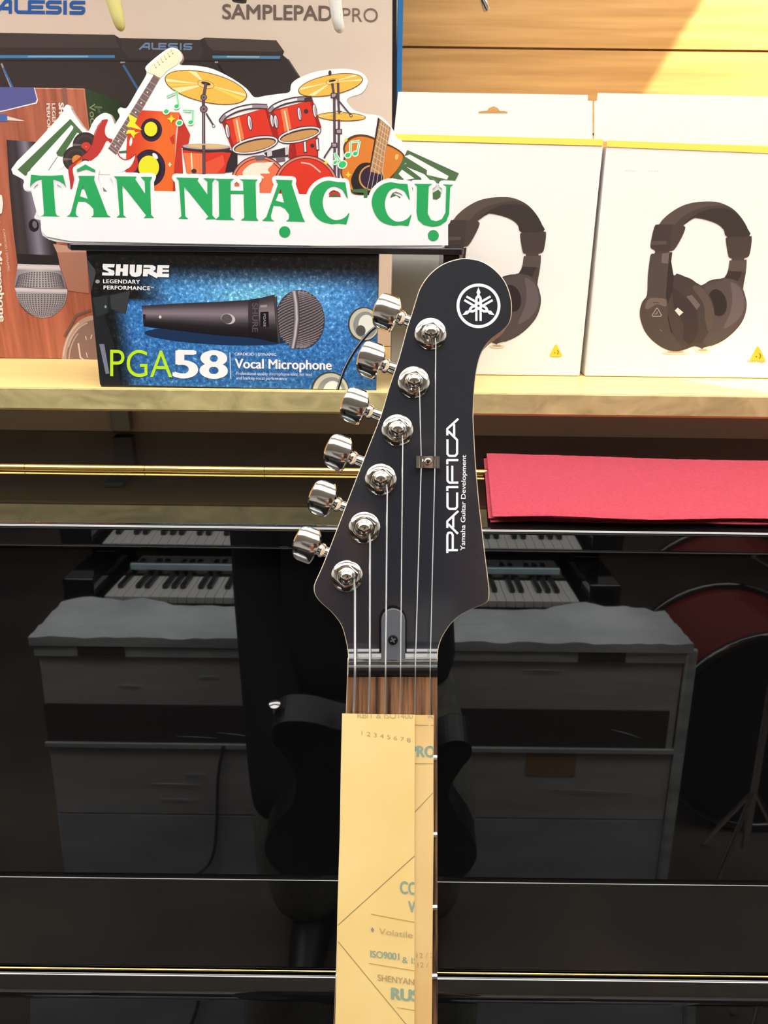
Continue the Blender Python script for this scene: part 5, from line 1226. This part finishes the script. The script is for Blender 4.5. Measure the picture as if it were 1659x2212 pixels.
# ================================================================== the far side of the room, seen mirrored in the piano
wr = empty('wrapped_crate', (-.05, -.58, 0), 'large carton crate wrapped in pale foam, mirrored in the piano', 'crate')
WX0, WX1, WZ = -.745, .655, CAMZ - .752
MB().box((WX0 + .01, -.62, .02), (WX1 - .01, -.458, .226)).build('lower_carton', M['carton_blue'], wr, bevel=.004)
MB().box((WX0 + .011, -.619, .2265), (WX1 - .011, -.457, .406)).build('middle_carton', M['carton'], wr, bevel=.003)
MB().box((WX0 + .012, -.618, .4065), (WX1 - .012, -.456, WZ - .02)).build('upper_carton', M['carton'], wr, bevel=.004)
fm = MB(); rnd = random.Random(5)
nx, ny = 60, 14; gv = []
for j in range(ny + 1):
    for i in range(nx + 1):
        x = WX0 + (WX1 - WX0) * i / nx; y = -.625 + .180 * j / ny; e_ = (1 - j / ny) ** 2
        gv.append((x, y, WZ + rnd.uniform(0, .005) + e_ * (.020 + .008 * math.sin(i * .9)) * max(0, 1 - abs(i - 5) / 7.0, 1 - abs(i - 53) / 6.0)))
gf = [(j * (nx + 1) + i, j * (nx + 1) + i + 1, (j + 1) * (nx + 1) + i + 1, (j + 1) * (nx + 1) + i) for j in range(ny) for i in range(nx)]
N2 = len(gv); gv2 = [(x, y, WZ - .018) for x, y, z in gv]; gfb = [tuple(k + N2 for k in f[::-1]) for f in gf]
edge = [i for i in range(nx + 1)] + [j * (nx + 1) + nx for j in range(1, ny + 1)] + [ny * (nx + 1) + i for i in range(nx - 1, -1, -1)] + [j * (nx + 1) for j in range(ny - 1, 0, -1)]
for a, b2 in zip(edge, edge[1:] + edge[:1]): gfb.append((a, b2, b2 + N2, a + N2))
fm.add(gv + gv2, gf + gfb); fm.build('foam_cover', M['foam'], wr, smooth=True, sharp=60)
for z0, z1, nm in ((WZ - .045, WZ - .018, 'foam_band'), (.400, .413, 'foam_band')):
    MB().box((WX0 + .006, -.456, z0), (WX1 - .006, -.449, z1)).build(nm, M['foam'], wr, bevel=.002)
MB().box((WX1 - .012, -.458, .02), (WX1 + .012, -.446, WZ - .01)).build('foam_corner', M['foam'], wr, bevel=.004)
MB().box((WX0 + .012, -.4558, .414), (WX1 - .03, -.4535, .506)).build('dark_band', M['tape'], wr)
for x in (WX0 + .10, WX1 - .24): MB().box((x, -.4490, WZ - .042), (x + .10, -.4475, WZ - .020)).build('carry_slot', M['tape'], wr)
MB().box((.322, -.4568, .340), (.432, -.4550, .396)).build('paper_label', M['kraft'], wr)
cb = MB(); cb.tube(smooth([(-.346, -.448, .411), (-.362, -.449, .33), (-.372, -.450, .20), (-.385, -.450, .12), (-.42, -.448, .074), (-.52, -.44, .03), (-.60, -.43, .008)], 6, False), .0035, 8); cb.build('strap', M['tape'], wr, smooth=True)
for (x, z, L, sl) in ((-.57, .552, .060, -.02), (-.40, .575, .05, .0), (-.30, .60, .05, .01), (-.52, .31, .12, -.02), (-.44, .335, .05, .03), (-.50, .27, .09, -.01), (-.36, .44, .08, -.12), (-.45, .43, .09, -.05), (.36, .309, .20, -.04), (.47, .392, .13, .11), (.30, .60, .09, .0), (.50, .46, .07, -.3)):
    fs = MB(); fs.tube([(x, -.4532, z), (x + L * .5, -.4530, z + sl * L * .5 + .001), (x + L, -.4532, z + sl * L)], [.0003, .0012, .0003], 6); fs.build('wrap_crease', M['foam'], wr, smooth=True)
# second upright piano behind it
kp = empty('upright_piano', (-.1, -1.1, 0), 'second black upright piano with open keyboard, mirrored in the glossy front', 'piano')
KX0, KX1, KZ, KY = -.715, .505, CAMZ - .800, -.80
MB().box((KX0 - .10, -1.30, .10), (KX1 + .10, KY - .05, KZ - .045)).build('lower_case', M['piano'], kp)
MB().box((KX0 - .10, -1.30, KZ + .02), (KX1 + .10, -1.00, KZ + .56)).build('upper_case', M['piano'], kp)
MB().box((KX0 - .06, KY - .21, KZ - .044), (KX1 + .06, KY - .012, KZ - .020)).build('key_bed', M['piano'], kp)
for x in (KX0 - .10, KX1 + .02): MB().box((x, KY - .19, KZ - .019), (x + .08, KY + .01, KZ + .05)).build('key_block', M['piano'], kp, bevel=.004)
kw = (KX1 - KX0) / 52
for i in range(52):
    MB().box((KX0 + kw * i + .0006, KY - .15, KZ - .018), (KX0 + kw * (i + 1) - .0006, KY, KZ)).build('white_key', M['white_key'], kp, bevel=.001, bseg=1)
for i in range(51):
    if (i % 7) in (1, 4): continue
    x = KX0 + kw * (i + 1); MB().box((x - .0065, KY - .15, KZ - .002), (x + .0065, KY - .055, KZ + .011)).build('black_key', M['black_key'], kp, bevel=.001, bseg=1)
MB().box((KX0 + .02, KY - .16, KZ + .016), (KX1 - .02, KY - .152, KZ + .034)).build('pale_strip', M['strip_blue'], kp, bevel=.002)  # plain pale blue strip above the keys
MB().box((KX0 - .02, KY - .19, KZ - .019), (KX1 + .02, KY - .161, KZ + .07)).build('fallboard', M['piano'], kp)
for x in (KX0 - .06, KX1 + .02): MB().box((x, KY - .17, 0), (x + .05, KY - .10, KZ - .045)).build('leg', M['piano'], kp)
MB().box((KX0 - .10, -1.28, 0), (KX1 + .10, -1.02, .10)).build('plinth', M['piano'], kp)
# drum and cymbal stand at the far right
dk = empty('bass_drum', (1.0, -.9, 0), 'wine red bass drum on the floor at the far right, mirrored in the piano', 'drum')
dm = MB(); dm.lathe((1.0, -.72, .29), (0, -1, 0), [(.27, 0), (.27, .36)], 48); dm.build('shell', M['drum_red'], dk, smooth=True, sharp=40)
for y in (-.72, -1.06):
    h_ = MB(); h_.tube([(1.0 + .278 * math.cos(2 * PI * k / 48), y, .29 + .278 * math.sin(2 * PI * k / 48)) for k in range(49)], .012, 10); h_.build('hoop', M['piano'], dk, smooth=True)
MB().lathe((1.0, -.715, .29), (0, -1, 0), [(.262, 0), (.262, .004)], 48).build('drum_head', M['black_plastic'], dk)
cs = empty('cymbal_stand', (.86, -.50, 0), 'chrome cymbal stand beside the mirrored bass drum', 'stand')
c2 = MB(); c2.tube([(.86, -.50, .12), (.86, -.50, .93)], .009, 14); c2.build('pole', M['chrome'], cs, smooth=True)
for k in range(3):
    a = .4 + k * 2 * PI / 3; l2 = MB(); l2.tube([(.86, -.50, .28), (.86 + .16 * math.cos(a), -.50 + .16 * math.sin(a), .006)], .006, 10); l2.build('leg', M['chrome'], cs, smooth=True)
c3 = MB(); c3.lathe((.86, -.50, .93), (.12, .1, 1), [(.165, -.010), (.10, .002), (.04, .008), (.03, .022), (.008, .026)], 48); c3.build('cymbal', M['brass'], cs, smooth=True, sharp=50)
MB().tube([(.86, -.50, .80), (.76, -.46, .86)], .006, 10).build('arm', M['chrome'], cs, smooth=True)

# ------------------------------------------------------------------ the person holding the guitar and the camera
def skin(name, chains, mt, parent, sub=2, root=0):
    """chains: list of [(x,y,z,r), ...]; points that coincide are shared"""
    me = bpy.data.meshes.new(name); idx = {}; V = []; R = []; E = []
    for ch in chains:
        prev = None
        for (x, y, z, r) in ch:
            k = (round(x, 4), round(y, 4), round(z, 4))
            if k not in idx: idx[k] = len(V); V.append((x, y, z)); R.append(r)
            if prev is not None and prev != idx[k]: E.append((prev, idx[k]))
            prev = idx[k]
    org = origin_of(parent)
    me.from_pydata([tuple(Vector(v) - org) for v in V], E, [])
    o = link(name, me, parent)
    md = o.modifiers.new('s', 'SKIN'); md.use_smooth_shade = True
    sk = me.skin_vertices[0].data
    for i, r in enumerate(R):
        sk[i].radius = r if isinstance(r, tuple) else (r, r)
        sk[i].use_root = (i == root)
    sd_ = o.modifiers.new('d', 'SUBSURF'); sd_.levels = sub; sd_.render_levels = sub
    dg = bpy.context.evaluated_depsgraph_get(); m2 = bpy.data.meshes.new_from_object(o.evaluated_get(dg))
    o.modifiers.clear(); o.data = m2; m2.name = name; m2.materials.clear(); m2.materials.append(mt)
    for p in m2.polygons: p.use_smooth = True
    return o
pe = empty('person', (-.03, -.15, 0), 'person in black shirt and grey trousers holding the guitar, mirrored in the piano', 'person')
px_, py_ = -.03, -.20
HIP = CAMZ - .66; SHO = CAMZ - .22
spine = [(px_, py_, HIP, (.125, .085)), (px_, py_, HIP + .14, (.115, .080)), (px_, py_, HIP + .30, (.135, .085)), (px_, py_ - .005, SHO + .01, (.090, .065)), (px_, py_ - .005, SHO + .07, .046), (px_, py_ + .005, SHO + .12, .046), (px_, py_, SHO + .19, (.068, .082)), (px_, py_ - .005, SHO + .26, (.072, .088)), (px_, py_ - .008, SHO + .32, (.055, .065))]
def hand(wx, wy, wz, d, side, curl):
    """palm + five fingers; d = unit direction of the forearm, side = thumb direction, curl = direction the fingers bend"""
    d, side, curl = Vector(d).normalized(), Vector(side).normalized(), Vector(curl).normalized(); W_ = Vector((wx, wy, wz)); out = []
    pm = W_ + d * .045; out.append([(*W_, .023), (*pm, (.026, .017))])
    for k, (s_, L) in enumerate(((.021, .068), (.007, .076), (-.008, .070), (-.022, .056))):
        kb = W_ + d * .082 + side * s_; p1 = kb + (d * .8 + curl * .5).normalized() * L * .45; p2 = p1 + (d * .3 + curl * .95).normalized() * L * .32; p3 = p2 + (d * -.3 + curl).normalized() * L * .24
        out.append([(*pm, (.026, .017)), (*kb, .0105), (*p1, .0092), (*p2, .0084), (*p3, .0074)])
    t0 = W_ + d * .022 + side * .022; t1 = t0 + (side * .75 + d * .6).normalized() * .034; t2 = t1 + (d * .9 + curl * .5).normalized() * .030
    out.append([(*W_, .023), (*t0, .012), (*t1, .0105), (*t2, .0088)])
    return out
chains = [spine]
# camera hand (right), guitar hand (left)
ra = [(px_, py_ - .005, SHO + .01, (.090, .065)), (px_ + .145, py_ - .005, SHO - .01, .052), (px_ + .185, py_ - .03, SHO - .24, .040), (px_ + .150, py_ + .07, SHO - .06, .031), (.085, -.050, CAMZ - .035, .024)]
chains += [ra] + [[(.085, -.050, CAMZ - .035, .024)] + c[1:] if i == 0 else c for i, c in enumerate(hand(.085, -.050, CAMZ - .035, (-.15, -.05, 1), (0, .3, .1), (-1, 0, .1)))]
gh = gl(-.085, -.79, -.030); lw = gh + Vector((-.085, -.060, .030))
la = [(px_, py_ - .005, SHO + .01, (.090, .065)), (px_ - .145, py_ - .005, SHO - .01, .052), (px_ - .185, py_ - .03, SHO - .28, .040), (lw.x - .010, lw.y - .03, lw.z + .08, .030), (*lw, .024)]
chains += [la] + hand(*lw, (.85, .50, -.30), (-.2, .8, .5), (.5, .2, .7))
for s_ in (-1, 1):
    chains.append([(px_, py_, HIP, (.125, .085)), (px_ + s_ * .085, py_, HIP - .08, .085), (px_ + s_ * .095, py_ + .01, HIP - .36, .056), (px_ + s_ * .10, py_ - .015, HIP - .50, .050), (px_ + s_ * .10, py_ - .02, .10, .035), (px_ + s_ * .10, py_ - .03, .045, .040), (px_ + s_ * .11, py_ + .07, .035, .036), (px_ + s_ * .115, py_ + .15, .022, .020)])
bodyo = skin('body', chains, M['skin'], pe)
skin('shirt', [[(px_, py_ + .005, HIP - .07, (.176, .118)), (px_, py_ + .005, HIP + .02, (.172, .114)), (px_, py_ + .002, HIP + .14, (.160, .104)), (px_, py_, HIP + .30, (.160, .108)), (px_, py_ - .005, SHO + .015, (.105, .085)), (px_, py_ - .005, SHO + .055, (.060, .060))],
               [(px_, py_ - .005, SHO + .015, (.105, .085)), (px_ + .145, py_ - .005, SHO - .01, .070), (px_ + .178, py_ - .02, SHO - .17, .066)], [(px_, py_ - .005, SHO + .015, (.105, .085)), (px_ - .145, py_ - .005, SHO - .01, .070), (px_ - .183, py_ - .026, SHO - .27, .056), (lw.x - .010, lw.y - .03, lw.z + .08, .054), (lw.x - .003, lw.y - .010, lw.z + .022, .048)]], M['shirt'], pe)
skin('trousers', [[(px_, py_, HIP + .06, (.150, .098)), (px_, py_, HIP - .02, (.160, .104))]] + [[(px_, py_, HIP - .02, (.160, .104)), (px_ + s_ * .088, py_, HIP - .12, .100), (px_ + s_ * .118, py_ + .008, HIP - .30, .104), (px_ + s_ * .122, py_ - .01, HIP - .46, .092), (px_ + s_ * .115, py_ - .02, .045, .085)] for s_ in (-1, 1)], M['trousers'], pe)
for s_ in (-1, 1):
    skin('shoe', [[(px_ + s_ * .10, py_ - .075, .040, .036), (px_ + s_ * .10, py_ - .03, .055, .050), (px_ + s_ * .11, py_ + .07, .042, .044), (px_ + s_ * .117, py_ + .16, .030, .030)]], M['black_plastic'], pe)
hc_ = Vector((px_, py_, SHO + .24))
hr = MB(); hr.lathe(hc_ + Vector((0, -.018, .012)), (0, -.15, 1), [(.080, -.05), (.088, 0), (.086, .05), (.070, .085), (.040, .105), (.006, .112)], 24); hr.build('hair', M['hair'], pe, smooth=True)
fc = MB()
for s_ in (-1, 1):
    fc.lathe((px_ + s_ * .030, py_ + .078, SHO + .225), (s_ * .1, 1, 0), [(.011, -.004), (.010, .004), (.003, .007)], 14)
fc.build('eyes', M['black_key'], pe, smooth=True)
ns = MB(); ns.prism([(px_ - .014, py_ + .078, SHO + .185), (px_ + .014, py_ + .078, SHO + .185), (px_ + .005, py_ + .076, SHO + .228), (px_ - .005, py_ + .076, SHO + .228)], (0, .016, -.004)); ns.build('nose', M['skin'], pe, bevel=.004)
mo = MB(); mo.tube([(px_ - .024, py_ + .070, SHO + .160), (px_, py_ + .079, SHO + .158), (px_ + .024, py_ + .070, SHO + .160)], [.002, .005, .002], 10); mo.build('mouth', M['drum_red'], pe, smooth=True)
for s_ in (-1, 1):
    er = MB(); er.lathe((px_ + s_ * .070, py_ - .005, SHO + .215), (s_, .1, 0), [(.022, 0), (.026, .008), (.016, .012)], 16); er.build('ear', M['skin'], pe, smooth=True)
MB().box((-.012, -.022, CAMZ - .075), (.062, -.014, CAMZ + .078)).build('telephone', M['phone'], None, (.025, -.018, CAMZ - .075), bevel=.004)
tagit(bpy.data.objects['telephone'], 'black telephone held upright in the raised hand of the person', 'telephone')
